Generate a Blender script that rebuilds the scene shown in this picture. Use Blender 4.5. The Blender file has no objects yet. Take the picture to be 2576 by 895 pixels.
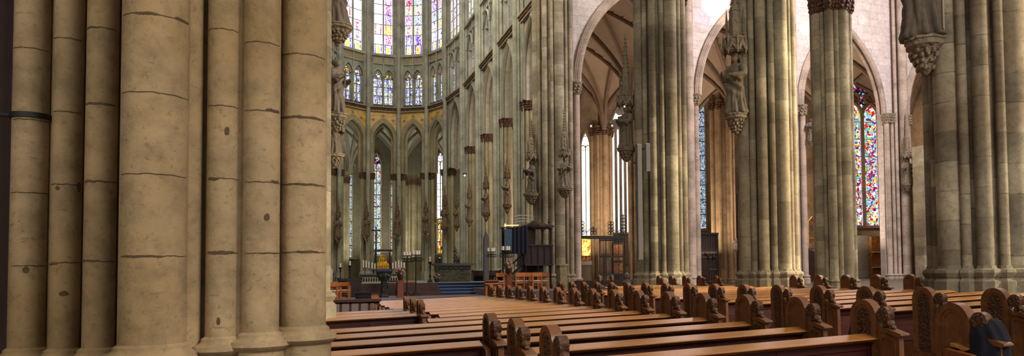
import bpy, math, random
from mathutils import Vector, Matrix
C = bpy.context.scene.collection
PI = math.pi
random.seed(7)
# ------------------------------------------------------------------ camera
W, H = 2576.0, 895.0
F = 1777.0; PPX = 1516.0; PPY = 620.0
ALPHA = math.radians(22.5); PITCH = math.radians(2.26); ROLL = math.radians(0.62)
EYE = Vector((0, 0, 1.5))
fw = Vector((math.sin(ALPHA)*math.cos(PITCH), math.cos(ALPHA)*math.cos(PITCH), math.sin(PITCH)))
r0 = Vector((math.cos(ALPHA), -math.sin(ALPHA), 0))
u0 = r0.cross(fw)
cr = r0*math.cos(ROLL) - u0*math.sin(ROLL)
cu = r0*math.sin(ROLL) + u0*math.cos(ROLL)
cam = bpy.data.cameras.new('camera'); camo = bpy.data.objects.new('camera', cam); C.objects.link(camo)
camo.matrix_world = Matrix(((cr.x, cu.x, -fw.x, EYE.x), (cr.y, cu.y, -fw.y, EYE.y), (cr.z, cu.z, -fw.z, EYE.z), (0, 0, 0, 1)))
cam.sensor_fit = 'HORIZONTAL'; cam.sensor_width = 36; cam.lens = F/W*36
cam.shift_x = -(PPX - W/2)/W; cam.shift_y = (PPY - H/2)/W
cam.clip_start = 0.1; cam.clip_end = 500
bpy.context.scene.camera = camo
def ray(px, py): return fw + cr*((px-PPX)/F) - cu*((py-PPY)/F)
def at(px, py, D):
    d = ray(px, py); return EYE + d*(D/d.y)
def atX(px, py, X):
    d = ray(px, py); return EYE + d*(X/d.x)
def atZ(px, py, z):
    d = ray(px, py); return EYE + d*((z-EYE.z)/d.z)
def depth(p): return (Vector(p)-EYE).dot(fw)
TILT = 0.026
def gz(x): return TILT*x-.0615
# ------------------------------------------------------------------ mesh builder
class MB:
    def __init__(s): s.v = []; s.f = []; s.uv = None
    def add(s, vs, fs):
        n = len(s.v); s.v += [tuple(p) for p in vs]; s.f += [tuple(i+n for i in f) for f in fs]; return s
    def box(s, x0, x1, y0, y1, z0, z1):
        return s.add([(x, y, z) for z in (z0, z1) for y in (y0, y1) for x in (x0, x1)],
                     [(0, 2, 3, 1), (4, 5, 7, 6), (0, 1, 5, 4), (2, 6, 7, 3), (0, 4, 6, 2), (1, 3, 7, 5)])
    def obox(s, o, u, v, n, u0, u1, v0, v1, n0, n1):
        P = [o+u*a+v*b+n*c for c in (n0, n1) for b in (v0, v1) for a in (u0, u1)]
        return s.add(P, [(0, 2, 3, 1), (4, 5, 7, 6), (0, 1, 5, 4), (2, 6, 7, 3), (0, 4, 6, 2), (1, 3, 7, 5)])
    def prism(s, pts, o, u, v, n, a0, a1):
        k = len(pts)
        P = [o+u*a+v*b+n*a0 for a, b in pts] + [o+u*a+v*b+n*a1 for a, b in pts]
        fs = [tuple(range(k-1, -1, -1)), tuple(range(k, 2*k))]
        fs += [(i, (i+1) % k, k+(i+1) % k, k+i) for i in range(k)]
        return s.add(P, fs)
    def band(s, outer, inner, o, u, v, n, a0, a1, closed=False):
        k = len(outer); P = []
        for a in (a0, a1):
            for L in (outer, inner): P += [o+u*p[0]+v*p[1]+n*a for p in L]
        fs = []
        m = k if closed else k-1
        for i in range(m):
            j = (i+1) % k
            fs += [(i, j, k+j, k+i), (2*k+i, 3*k+i, 3*k+j, 2*k+j), (i, 2*k+i, 2*k+j, j), (k+i, k+j, 3*k+j, 3*k+i)]
        if not closed:
            fs += [(0, k, 3*k, 2*k), (k-1, 3*k-1, 4*k-1, 2*k-1)]
        return s.add(P, fs)
    def lathe(s, prof, cx, cy, seg=16, z0=0, ang0=0, sx=1, sy=1, rot=0, lobes=0, amp=0):
        P = []; fs = []; k = len(prof)
        for r, z in prof:
            for j in range(seg):
                t = 2*PI*j/seg + ang0
                rr = r*(1+amp*math.cos(lobes*t)) if lobes else r
                x, y = rr*math.cos(t)*sx, rr*math.sin(t)*sy
                P.append((cx+x*math.cos(rot)-y*math.sin(rot), cy+x*math.sin(rot)+y*math.cos(rot), z0+z))
        for i in range(k-1):
            for j in range(seg):
                a = i*seg+j; b = i*seg+(j+1) % seg
                fs.append((a, b, b+seg, a+seg))
        fs.append(tuple(range(seg-1, -1, -1))); fs.append(tuple(range((k-1)*seg, k*seg)))
        return s.add(P, fs)
    def cyl(s, cx, cy, r, z0, z1, seg=20): return s.lathe([(r, z0), (r, z1)], cx, cy, seg)
    def tube(s, path, r, seg=8, closed=False):
        path = [Vector(p) for p in path]; k = len(path); P = []; fs = []
        rr = r if isinstance(r, (list, tuple)) else [r]*k
        up = Vector((0.0123, 0.0371, 1)).normalized(); prev = None
        for i, p in enumerate(path):
            a = path[i-1] if (i or closed) else p; b = path[(i+1) % k] if (i < k-1 or closed) else p
            t = (b-a)
            t = t.normalized() if t.length > 1e-9 else Vector((0, 0, 1))
            if prev is None:
                n = up.cross(t)
                if n.length < 0.1: n = Vector((1, 0, 0)).cross(t)
            else: n = prev - t*prev.dot(t)
            n.normalize(); prev = n; bb = t.cross(n)
            for j in range(seg):
                q = 2*PI*j/seg
                P.append(p+(n*math.cos(q)+bb*math.sin(q))*rr[i])
        for i in range(k if closed else k-1):
            for j in range(seg):
                a = i*seg+j; b = i*seg+(j+1) % seg; n2 = ((i+1) % k)*seg
                fs.append((a, b, n2+(j+1) % seg, n2+j))
        if not closed:
            fs.append(tuple(range(seg-1, -1, -1))); fs.append(tuple(range((k-1)*seg, k*seg)))
        return s.add(P, fs)
    def ball(s, c, rx, ry=None, rz=None, seg=8, rings=6, M=None):
        ry = rx if ry is None else ry; rz = rx if rz is None else rz
        P = []; fs = []
        for i in range(1, rings):
            a = PI*i/rings
            for j in range(seg):
                q = 2*PI*j/seg
                P.append(Vector((rx*math.sin(a)*math.cos(q), ry*math.sin(a)*math.sin(q), rz*math.cos(a))))
        P += [Vector((0, 0, rz)), Vector((0, 0, -rz))]
        if M: P = [M @ p for p in P]
        c = Vector(c); P = [p+c for p in P]
        for i in range(rings-2):
            for j in range(seg):
                a = i*seg+j; b = i*seg+(j+1) % seg
                fs.append((a, a+seg, b+seg, b))
        t = (rings-1)*seg
        for j in range(seg):
            fs.append((t, j, (j+1) % seg)); fs.append((t+1, (rings-2)*seg+(j+1) % seg, (rings-2)*seg+j))
        return s.add(P, fs)
    def grid(s, fn, nu, nv, flip=False):
        P = [fn(i/nu, j/nv) for j in range(nv+1) for i in range(nu+1)]; fs = []
        for j in range(nv):
            for i in range(nu):
                a = j*(nu+1)+i; q = (a, a+1, a+nu+2, a+nu+1)
                fs.append(q[::-1] if flip else q)
        return s.add(P, fs)
    def mesh(s, name, mat, smooth=False, off=(0, 0, 0), angle=40):
        me = bpy.data.meshes.new(name)
        me.from_pydata([(a-off[0], b-off[1], c-off[2]) for a, b, c in s.v], [], s.f)
        me.validate()
        if s.uv:
            uvl = me.uv_layers.new(name='UVMap')
            for lp in me.loops: uvl.data[lp.index].uv = s.uv[lp.vertex_index]
        me.materials.append(mat)
        if smooth:
            me.polygons.foreach_set('use_smooth', [True]*len(me.polygons))
            try: me.set_sharp_from_angle(angle=math.radians(angle))
            except Exception: pass
        me.update(); return me
    def build(s, name, mat, parent=None, smooth=True, angle=40):
        off = (0, 0, 0)
        if parent is not None: off = wloc(parent)
        me = s.mesh(name, mat, smooth, off, angle)
        o = bpy.data.objects.new(name, me); C.objects.link(o)
        if parent is not None: o.parent = parent
        return o
def wloc(o):
    v = Vector((0, 0, 0))
    while o is not None: v += o.location; o = o.parent
    return v
def empty(name, loc, label=None, cat=None, group=None, kind=None):
    o = bpy.data.objects.new(name, None); C.objects.link(o); o.location = loc; o.empty_display_size = .2
    return tag(o, label, cat, group, kind)
def tag(o, label=None, cat=None, group=None, kind=None):
    if label: o['label'] = label
    if cat: o['category'] = cat
    if group: o['group'] = group
    if kind: o['kind'] = kind
    return o
X3, Y3, Z3 = Vector((1, 0, 0)), Vector((0, 1, 0)), Vector((0, 0, 1))
# ------------------------------------------------------------------ materials
def srgb(r, g, b):
    f = lambda c: (c/12.92 if c <= .04045 else ((c+.055)/1.055)**2.4)
    return (f(r/255), f(g/255), f(b/255), 1)
class NT:
    def __init__(s, name):
        s.m = bpy.data.materials.new(name); s.m.use_nodes = True; s.t = s.m.node_tree
        s.t.nodes.clear(); s.out = s.n('ShaderNodeOutputMaterial')
    def n(s, typ, **kw):
        x = s.t.nodes.new(typ)
        for k, v in kw.items(): setattr(x, k, v)
        return x
    def l(s, a, b): s.t.links.new(a, b)
    def val(s, x, v):
        if isinstance(v, (int, float, tuple, list)): x.default_value = v
        else: s.l(v, x)
    def math(s, op, a, b=0.0, c=0.0, clamp=False):
        x = s.n('ShaderNodeMath', operation=op); x.use_clamp = clamp
        s.val(x.inputs[0], a); s.val(x.inputs[1], b); s.val(x.inputs[2], c); return x.outputs[0]
    def mix(s, f, a, b, blend='MIX'):
        x = s.n('ShaderNodeMix', data_type='RGBA', blend_type=blend)
        s.val(x.inputs[0], f); s.val(x.inputs[6], a); s.val(x.inputs[7], b); return x.outputs[2]
    def noise(s, vec, scale, det=4, rough=.6, col=False):
        x = s.n('ShaderNodeTexNoise'); s.l(vec, x.inputs['Vector']); x.inputs['Scale'].default_value = scale
        x.inputs['Detail'].default_value = det; x.inputs['Roughness'].default_value = rough
        return x.outputs['Color' if col else 'Fac']
    def ramp(s, f, stops, interp='LINEAR'):
        x = s.n('ShaderNodeValToRGB'); s.l(f, x.inputs[0]); x.color_ramp.interpolation = interp
        el = x.color_ramp.elements
        while len(el) < len(stops): el.new(.5)
        for e, (p, c) in zip(el, stops): e.position = p; e.color = c if len(c) == 4 else (*c, 1)
        return x.outputs[0]
    def pos(s): return s.n('ShaderNodeNewGeometry').outputs['Position']
    def obj(s): return s.n('ShaderNodeTexCoord').outputs['Object']
    def mapv(s, v, scale=(1, 1, 1), loc=(0, 0, 0)):
        x = s.n('ShaderNodeMapping'); s.l(v, x.inputs[0]); x.inputs['Scale'].default_value = scale; x.inputs['Location'].default_value = loc
        return x.outputs[0]
    def bsdf(s, col, rough=.8, metal=0, bump=None, bstr=.3, bdist=.02, spec=.5, sheen=0):
        b = s.n('ShaderNodeBsdfPrincipled'); s.val(b.inputs['Base Color'], col); s.val(b.inputs['Roughness'], rough)
        b.inputs['Metallic'].default_value = metal; b.inputs['Specular IOR Level'].default_value = spec
        if bump is not None:
            k = s.n('ShaderNodeBump'); s.l(bump, k.inputs['Height']); k.inputs['Strength'].default_value = bstr
            k.inputs['Distance'].default_value = bdist; s.l(k.outputs[0], b.inputs['Normal'])
        s.l(b.outputs[0], s.out.inputs[0]); return b
def M_stone(name, base, near=False, tone=.12, course=.55, pits=True, joint=.55, warm=None, stain=.25, blockvar=.16, jw=.022):
    t = NT(name); P = t.pos()
    rnd = t.n('ShaderNodeObjectInfo').outputs['Random']
    sep = t.n('ShaderNodeSeparateXYZ'); t.l(P, sep.inputs[0])
    n1 = t.noise(P, .9, 5, .6); n2 = t.noise(P, 7, 4, .7); n3 = t.noise(P, 26, 3, .7)
    wob = t.math('MULTIPLY', t.math('SUBTRACT', n2, .5), .05)
    z = t.math('ADD', t.math('ADD', sep.outputs[2], t.math('MULTIPLY', rnd, 3.7)), wob)
    q = t.math('DIVIDE', z, course)
    fl = t.math('FLOOR', q); fr = t.math('SUBTRACT', q, fl)
    wn = t.n('ShaderNodeTexWhiteNoise', noise_dimensions='2D')
    cx = t.n('ShaderNodeCombineXYZ'); t.l(fl, cx.inputs[0]); t.l(rnd, cx.inputs[1]); t.l(cx.outputs[0], wn.inputs['Vector'])
    d = tuple(c*.62 for c in base[:3])+(1,); b = tuple(min(1, c*1.25) for c in base[:3])+(1,)
    col = t.ramp(n1, [(.3, d), (.5, base), (.72, b)])
    if warm: col = t.mix(t.ramp(t.noise(P, .55, 3, .5), [(.42, (0, 0, 0)), (.62, (1, 1, 1))]), col, warm)
    bv = t.math('ADD', t.math('MULTIPLY', wn.outputs['Value'], 2*blockvar), 1-blockvar)
    g = t.n('ShaderNodeCombineColor')
    for i in range(3): t.l(bv, g.inputs[i])
    col = t.mix(1.0, col, g.outputs[0], 'MULTIPLY')
    mott = t.ramp(n2, [(.25, (1-stain,)*3), (.55, (1, 1, 1)), (.8, (1.06,)*3)])
    col = t.mix(1.0, col, mott, 'MULTIPLY')
    if pits:
        col = t.mix(t.ramp(n3, [(.33, (.45,)*3), (.4, (0, 0, 0))]), col, tuple(c*.3 for c in base[:3])+(1,))
    if near:
        n4 = t.noise(t.mapv(P, (10, 10, 34)), 1.0, 4, .6); n5 = t.noise(P, 2.2, 5, .65)
        col = t.mix(t.ramp(n4, [(.64, (0, 0, 0)), (.7, (.6,)*3)]), col, tuple(c*.42 for c in base[:3])+(1,))
        col = t.mix(1.0, col, t.ramp(n5, [(.3, (.78, .76, .72)), (.5, (1, 1, 1)), (.7, (1.12, 1.1, 1.06))]), 'MULTIPLY')
    jm = t.math('LESS_THAN', fr, jw/course)
    jm = t.math('MULTIPLY', jm, t.ramp(t.noise(P, 2.3, 3), [(.38, (.15,)*3), (.6, (1, 1, 1))]))
    col = t.mix(t.math('MULTIPLY', jm, joint), col, tuple(c*.2 for c in base[:3])+(1,))
    hgt = t.math('SUBTRACT', t.math('ADD', t.math('MULTIPLY', n2, .5), t.math('MULTIPLY', n3, .3)), t.math('MULTIPLY', jm, .8))
    t.bsdf(col, .85, bump=hgt, bstr=.45, bdist=.02, spec=.25)
    return t.m
def M_wall(name, base, bw=1.1, bh=.5, mortar=.6, stain=.2):
    t = NT(name); P = t.pos()
    sep = t.n('ShaderNodeSeparateXYZ'); t.l(P, sep.inputs[0])
    cb = t.n('ShaderNodeCombineXYZ'); t.l(t.math('ADD', sep.outputs[0], t.math('MULTIPLY', sep.outputs[1], 1.0)), cb.inputs[0]); t.l(sep.outputs[2], cb.inputs[1])
    br = t.n('ShaderNodeTexBrick'); t.l(cb.outputs[0], br.inputs['Vector'])
    br.inputs['Scale'].default_value = 1; br.inputs['Brick Width'].default_value = bw; br.inputs['Row Height'].default_value = bh
    br.inputs['Mortar Size'].default_value = .012; br.inputs['Mortar Smooth'].default_value = .3; br.inputs['Bias'].default_value = 0
    br.inputs['Color1'].default_value = base; br.inputs['Color2'].default_value = tuple(c*.86 for c in base[:3])+(1,)
    br.inputs['Mortar'].default_value = tuple(c*(1-mortar) for c in base[:3])+(1,)
    n2 = t.noise(P, 4, 5, .7)
    col = t.mix(1.0, br.outputs['Color'], t.ramp(n2, [(.3, (1-stain,)*3), (.6, (1.05,)*3)]), 'MULTIPLY')
    t.bsdf(col, .85, bump=t.math('SUBTRACT', t.math('MULTIPLY', n2, .4), br.outputs['Fac']), bstr=.35, bdist=.015, spec=.2)
    return t.m
def M_plain(name, base, rough=.7, var=.2, scale=6, metal=0, bump=.2, bd=.01, spec=.5):
    t = NT(name); P = t.obj(); n = t.noise(P, scale, 4, .65)
    d = tuple(c*(1-var) for c in base[:3])+(1,); b = tuple(min(1, c*(1+var)) for c in base[:3])+(1,)
    t.bsdf(t.ramp(n, [(.3, d), (.7, b)]), rough, metal, n, bump, bd, spec); return t.m
def M_wood(name, base, rough=.35, axis=(1.2, 14, 14), var=.3, spec=.5, worn=None, coat=0):
    t = NT(name); P = t.obj(); v = t.mapv(P, axis)
    rnd = t.n('ShaderNodeObjectInfo').outputs['Random']
    n = t.noise(v, 1.6, 5, .65); n2 = t.noise(P, .7, 3)
    d = tuple(c*(1-var) for c in base[:3])+(1,); b = tuple(min(1, c*(1+var)) for c in base[:3])+(1,)
    col = t.ramp(n, [(.3, d), (.52, base), (.75, b)])
    k = t.math('ADD', t.math('MULTIPLY', rnd, .3), .85)
    g = t.n('ShaderNodeCombineColor')
    for i in range(3): t.l(k, g.inputs[i])
    col = t.mix(1.0, col, g.outputs[0], 'MULTIPLY')
    col = t.mix(1.0, col, t.ramp(n2, [(.3, (.85,)*3), (.7, (1.1,)*3)]), 'MULTIPLY')
    if worn: col = t.mix(t.ramp(t.noise(P, 9, 4, .7), [(.5, (0, 0, 0)), (.75, (.7,)*3)]), col, worn)
    t.bsdf(col, t.ramp(n, [(.2, (rough*.8,)*3), (.8, (min(1, rough*1.4),)*3)]), 0, n, .12, .004, spec).inputs['Coat Weight'].default_value = coat; t.m.node_tree.nodes['Principled BSDF'].inputs['Coat Roughness'].default_value = .16; return t.m
def M_carved(name, base, scale=30, rough=.5, hi=None, bd=.03):
    t = NT(name); P = t.obj()
    vo = t.n('ShaderNodeTexVoronoi'); t.l(P, vo.inputs['Vector']); vo.inputs['Scale'].default_value = scale
    n = t.noise(P, scale*.6, 4, .7); h = t.math('ADD', t.math('SUBTRACT', 1, vo.outputs['Distance']), n)
    col = t.mix(n, tuple(c*.55 for c in base[:3])+(1,), tuple(min(1, c*1.5) for c in base[:3])+(1,))
    if hi: col = t.mix(t.ramp(n, [(.5, (0, 0, 0)), (.62, (1, 1, 1))]), col, hi)
    t.bsdf(col, rough, 0, h, .8, bd, .4); return t.m
def M_glass(name, palette, scale=(5, 5), strength=1.0, lead=.05, white=.0, wcol=(1, 1, 1, 1), grid=None, rand=1.0, big=0):
    """stained glass whose emission stands in for daylight from outside"""
    t = NT(name); uv = t.n('ShaderNodeUVMap').outputs[0]
    v = t.mapv(uv, (scale[0], scale[1], 1))
    vo = t.n('ShaderNodeTexVoronoi', feature='F1'); t.l(v, vo.inputs['Vector']); vo.inputs['Scale'].default_value = 1; vo.inputs['Randomness'].default_value = rand
    ve = t.n('ShaderNodeTexVoronoi', feature='DISTANCE_TO_EDGE'); t.l(v, ve.inputs['Vector']); ve.inputs['Scale'].default_value = 1; ve.inputs['Randomness'].default_value = rand
    sc = t.n('ShaderNodeSeparateColor'); t.l(vo.outputs['Color'], sc.inputs[0])
    k = len(palette); fac = sc.outputs[0]
    if big:
        v2 = t.n('ShaderNodeTexVoronoi'); v2.inputs['Scale'].default_value = 1; t.l(t.mapv(uv, (big, big*.7, 1)), v2.inputs['Vector']); s2 = t.n('ShaderNodeSeparateColor'); t.l(v2.outputs['Color'], s2.inputs[0])
        fac = t.math('FRACT', t.math('ADD', t.math('MULTIPLY', s2.outputs[0], .999), t.math('MULTIPLY', t.math('LESS_THAN', sc.outputs[2], .3), fac)))
    col = t.ramp(fac, [(i/k, c) for i, c in enumerate(palette)], 'CONSTANT')
    col = t.mix(t.math('LESS_THAN', sc.outputs[1], white), col, wcol)
    if grid:
        b = t.n('ShaderNodeTexBrick'); t.l(uv, b.inputs['Vector']); b.offset = 0; b.inputs['Scale'].default_value = 1
        b.inputs['Brick Width'].default_value = grid[0]; b.inputs['Row Height'].default_value = grid[1]; b.inputs['Mortar Size'].default_value = grid[2]
        b.inputs['Mortar Smooth'].default_value = 0
        col = t.mix(b.outputs['Fac'], col, grid[3])
    col = t.mix(t.math('LESS_THAN', ve.outputs['Distance'], lead), col, (.02, .02, .04, 1))
    e = t.n('ShaderNodeEmission'); t.l(col, e.inputs[0]); e.inputs[1].default_value = strength  # the glass emits by itself in place of daylight behind it
    t.l(e.outputs[0], t.out.inputs[0]); return t.m
def M_panel_glass(name, hues, strength=1.3, colour=.55, seed=0, row=1.05, cols=(.2, .3), dense=False):
    """pale glass with figure panels outlined in colour; uv.x runs 0..1 across a light (+10 per light), uv.y in metres"""
    t = NT(name); uv = t.n('ShaderNodeUVMap').outputs[0]; sp = t.n('ShaderNodeSeparateXYZ'); t.l(uv, sp.inputs[0])
    u = t.math('FRACT', sp.outputs[0]); wid = t.math('FLOOR', sp.outputs[0]); v = t.math('DIVIDE', sp.outputs[1], row)
    r = t.math('FLOOR', v); fv = t.math('SUBTRACT', v, r)
    def rnd(k):
        c = t.n('ShaderNodeCombineXYZ'); t.l(t.math('ADD', r, k*7.3+seed), c.inputs[0]); t.l(wid, c.inputs[1]); w = t.n('ShaderNodeTexWhiteNoise', noise_dimensions='2D'); t.l(c.outputs[0], w.inputs['Vector']); return w.outputs['Value']
    d = t.math('ABSOLUTE', t.math('SUBTRACT', u, .5)); K = len(hues)
    AND = lambda a, b: t.math('MULTIPLY', a, b)
    vo = t.n('ShaderNodeTexVoronoi'); vo.inputs['Scale'].default_value = 1; t.l(t.mapv(uv, (13, 10, 1)), vo.inputs['Vector']); vs = t.n('ShaderNodeSeparateColor'); t.l(vo.outputs['Color'], vs.inputs[0])
    h1 = t.ramp(rnd(1), [(i/K, c) for i, c in enumerate(hues)], 'CONSTANT'); h2 = t.ramp(vs.outputs[0], [(i/K, c) for i, c in enumerate(hues)], 'CONSTANT')
    h3 = t.ramp(rnd(3), [(i/K, c) for i, c in enumerate(hues[::-1])], 'CONSTANT')
    n = t.noise(t.mapv(uv, (3, 2, 1)), 1.0, 2)
    col = t.mix(n, (1, 1, 1, 1), srgb(226, 224, 255))
    on = t.math('LESS_THAN', rnd(2), colour)
    stripe = AND(t.math('GREATER_THAN', d, cols[0]), t.math('LESS_THAN', d, cols[1]))
    stripe = AND(stripe, t.math('GREATER_THAN', t.noise(t.mapv(uv, (9, 7, 1)), 1.0, 1), .44))
    col = t.mix(AND(stripe, on), col, h1)
    cen = AND(t.math('LESS_THAN', d, .18), t.math('GREATER_THAN', vs.outputs[1], .62)); col = t.mix(AND(cen, t.math('LESS_THAN', rnd(4), colour*1.1)), col, h2)
    fullp = AND(AND(t.math('LESS_THAN', d, .3), t.math('GREATER_THAN', vs.outputs[2], .5)), t.math('LESS_THAN', rnd(5), colour*.35)); col = t.mix(fullp, col, h3)
    bot = t.math('LESS_THAN', v, 1.0)
    bc = t.mix(AND(t.math('LESS_THAN', d, .17), AND(t.math('GREATER_THAN', fv, .15), t.math('LESS_THAN', fv, .8))), t.mix(t.math('LESS_THAN', t.math('ABSOLUTE', t.math('SUBTRACT', d, .3)), .05), srgb(245, 246, 240), srgb(90, 70, 190)), srgb(255, 224, 60))
    col = t.mix(AND(bot, t.math('GREATER_THAN', t.math('ADD', n, vs.outputs[1]), .7)), col, bc)
    if dense:
        vb = t.n('ShaderNodeTexVoronoi'); vb.inputs['Scale'].default_value = 1; t.l(t.mapv(uv, (7, 4.4, 1)), vb.inputs['Vector']); sb_ = t.n('ShaderNodeSeparateColor'); t.l(vb.outputs['Color'], sb_.inputs[0])
        f_ = t.math('FRACT', t.math('ADD', sb_.outputs[0], t.math('MULTIPLY', t.math('LESS_THAN', vs.outputs[2], .2), vs.outputs[0])))
        k_ = len(pal)
        col = t.mix(AND(t.math('LESS_THAN', d, .36), t.math('LESS_THAN', vs.outputs[1], .86)), col, t.ramp(f_, [(i/k_, c) for i, c in enumerate(pal)], 'CONSTANT'))
    edge = t.math('GREATER_THAN', d, .455); col = t.mix(AND(edge, t.math('GREATER_THAN', vs.outputs[0], .3)), col, srgb(190, 180, 240))
    lead = t.math('MAXIMUM', t.math('LESS_THAN', fv, .035), AND(t.math('LESS_THAN', t.math('ABSOLUTE', t.math('SUBTRACT', d, .36)), .008), on))
    col = t.mix(lead, col, (.05, .04, .12, 1))
    e = t.n('ShaderNodeEmission'); t.l(col, e.inputs[0]); e.inputs[1].default_value = strength  # daylight through the panes is put in as emission
    t.l(e.outputs[0], t.out.inputs[0]); return t.m
def M_emit(name, col, s):
    t = NT(name); e = t.n('ShaderNodeEmission'); e.inputs[0].default_value = col; e.inputs[1].default_value = s
    t.l(e.outputs[0], t.out.inputs[0]); return t.m
def M_mural(name, gold, red, scale=1.6):
    t = NT(name); P = t.pos(); n = t.noise(P, scale, 2, .4, True)
    v = t.mix(.12, P, n)
    w = t.n('ShaderNodeTexWave', wave_type='RINGS'); t.l(t.mapv(P, (.5, .5, 1)), w.inputs[0]); w.inputs['Scale'].default_value = .55
    w.inputs['Distortion'].default_value = 9; w.inputs['Detail'].default_value = 3; w.inputs['Detail Scale'].default_value = 2.2
    f = t.ramp(w.outputs['Fac'], [(.0, (1, 1, 1)), (.06, (1, 1, 1)), (.12, (0, 0, 0))])
    col = t.mix(t.math('MULTIPLY', f, .25), gold, red)
    col = t.mix(1.0, col, t.ramp(t.noise(P, 3, 4), [(.3, (.75,)*3), (.7, (1.1,)*3)]), 'MULTIPLY')
    t.bsdf(col, .6); return t.m
m = {}
m['warm'] = M_stone('warm_sandstone', srgb(168, 144, 112), near=True, course=.455, blockvar=.03, stain=.36, jw=.0, joint=.0, warm=srgb(140, 116, 82))
m['pier'] = M_stone('grey_olive_stone', srgb(166, 153, 127), course=.62, blockvar=.24, joint=.45, stain=.32, warm=srgb(134, 120, 98))
m['pier_near'] = M_stone('weathered_grey_stone', srgb(164, 151, 128), course=.62, blockvar=.26, joint=.7, stain=.38, warm=srgb(124, 108, 88))
m['choir'] = M_stone('choir_stone', srgb(156, 144, 112), course=1.0, blockvar=.08, joint=.3, pits=False, warm=srgb(140, 126, 92))
m['choir_up'] = M_stone('upper_choir_stone', srgb(152, 148, 128), course=1.0, blockvar=.08, joint=.25, pits=False)
m['mortar'] = M_plain('dark_mortar', srgb(80, 60, 42), .9, .25, 20)
m['rose'] = M_stone('rose_stone', srgb(172, 152, 136), course=.7, blockvar=.12, joint=.5)
m['brown'] = M_stone('brown_stone', srgb(150, 122, 90), course=.7, blockvar=.12, joint=.4)  # brown stone with tones that vary at random
m['wallp'] = M_wall('pink_ashlar', srgb(204, 190, 182), 1.3, .55, .35, .25)
m['wallg'] = M_wall('grey_plaster_ashlar', srgb(168, 158, 142), 1.6, .8, .25)
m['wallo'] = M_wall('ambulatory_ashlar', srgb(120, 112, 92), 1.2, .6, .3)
m['vault'] = M_plain('vault_plaster', srgb(150, 126, 104), .9, .12, 1.2, bump=.1)
m['vault_c'] = M_plain('choir_vault_plaster', srgb(158, 152, 134), .9, .1, 1.2, bump=.1)
m['rib'] = M_plain('vault_rib_stone', srgb(116, 92, 72), .85, .15, 3)
m['rib_c'] = M_plain('choir_rib_stone', srgb(134, 126, 104), .85, .15, 3)
m['cap'] = M_carved('gilded_red_capital', srgb(84, 54, 40), 9, .65, srgb(118, 84, 54), .06)
m['capstone'] = M_carved('carved_stone', srgb(138, 122, 100), 10, .8, None, .05)
m['statue'] = M_plain('statue_stone', srgb(116, 102, 82), .75, .2, 7, bump=.5, bd=.02)
m['statue_c'] = M_plain('painted_statue', srgb(104, 82, 58), .6, .4, 5, bump=.5, bd=.02)
m['statue_d'] = M_plain('dark_statue_stone', srgb(98, 84, 70), .75, .2, 7, bump=.5, bd=.02)
m['canopy_c'] = M_carved('gilt_canopy', srgb(100, 78, 54), 8, .5, srgb(142, 110, 66), .04)
m['gold'] = M_carved('gold', srgb(226, 160, 30), 7, .3, srgb(255, 205, 70), .05)
m['goldsm'] = M_plain('gilding', srgb(196, 146, 60), .35, .2, 8, .6)
m['rail'] = M_wood('pew_oak_polished', srgb(184, 122, 66), .24, (.8, 16, 16), .22, .6, None, .8)
m['pew'] = M_wood('pew_oak', srgb(122, 68, 34), .38, (8, 8, 1.2), .3, .5)
m['pewdark'] = M_wood('pew_oak_dark_panel', srgb(66, 22, 18), .45, (1.2, 12, 12), .25, .4)
m['pewend'] = M_wood('pew_end_oak', srgb(118, 72, 40), .38, (6, 10, 2), .4, .5, srgb(146, 96, 52))
m['carv'] = M_carved('carved_oak', srgb(86, 54, 34), 26, .5, None, .02)
m['dark'] = M_wood('dark_oak', srgb(52, 30, 26), .4, (3, 3, 1), .3, .4)
m['dark2'] = M_wood('mahogany', srgb(66, 36, 28), .35, (3, 3, 1), .3, .5)
m['orange'] = M_wood('orange_beech', srgb(186, 108, 46), .4, (5, 5, 1), .2, .5)
m['redwood'] = M_wood('red_wood', srgb(124, 60, 28), .35, (3, 3, 1), .25, .5)
m['pulpitw'] = M_wood('dark_purple_brown_wood', srgb(50, 30, 30), .4, (3, 3, 1), .3, .4)
m['black'] = M_plain('black_iron', srgb(12, 11, 11), .6, .3, 10, .05)
m['seat'] = M_plain('black_upholstery', srgb(24, 22, 30), .8, .3, 10)
m['straw'] = M_plain('cream_seat_pad', srgb(214, 200, 180), .8, .1, 10)
m['stonealtar'] = M_carved('dark_altar_stone', srgb(74, 70, 52), 5, .5, None, .05)
m['bronze'] = M_carved('green_bronze', srgb(52, 54, 44), 8, .45, None, .04)
m['wax'] = M_plain('wax', srgb(236, 222, 206), .6, .05, 4)
m['silver'] = M_plain('silver', srgb(180, 176, 168), .3, .1, 6, .8)
m['blue'] = M_plain('blue_carpet', srgb(38, 52, 88), .95, .2, 30)
m['purple'] = M_plain('violet_grey_carpet', srgb(98, 90, 94), .95, .15, 20)
m['edge'] = M_plain('pale_blue_edge', srgb(118, 128, 150), .8, .1, 20)
m['darkaisle'] = M_plain('shade_dark_brown_stone', srgb(62, 46, 42), .9, .2, 2)  # shade of the north aisle put into a dark base colour
m['cream'] = M_plain('cream_marble', srgb(176, 164, 124), .6, .12, 6)
m['palegreen'] = M_plain('pale_green_carpet', srgb(120, 130, 124), .95, .12, 20)
m['navy'] = M_plain('navy_cloth', srgb(16, 15, 30), .95, .3, 12, bump=.5)
m['drapeb'] = M_plain('slate_blue_drape', srgb(62, 84, 104), .9, .15, 5)
m['draped'] = M_plain('dark_blue_drape', srgb(26, 26, 44), .9, .2, 5)
m['flower'] = M_plain('pink_petals', srgb(172, 124, 112), .8, .3, 14)
m['leaf'] = M_plain('leaves', srgb(70, 70, 40), .8, .35, 14)
m['skin'] = M_plain('skin', srgb(190, 140, 110), .6, .08, 8)
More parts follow.
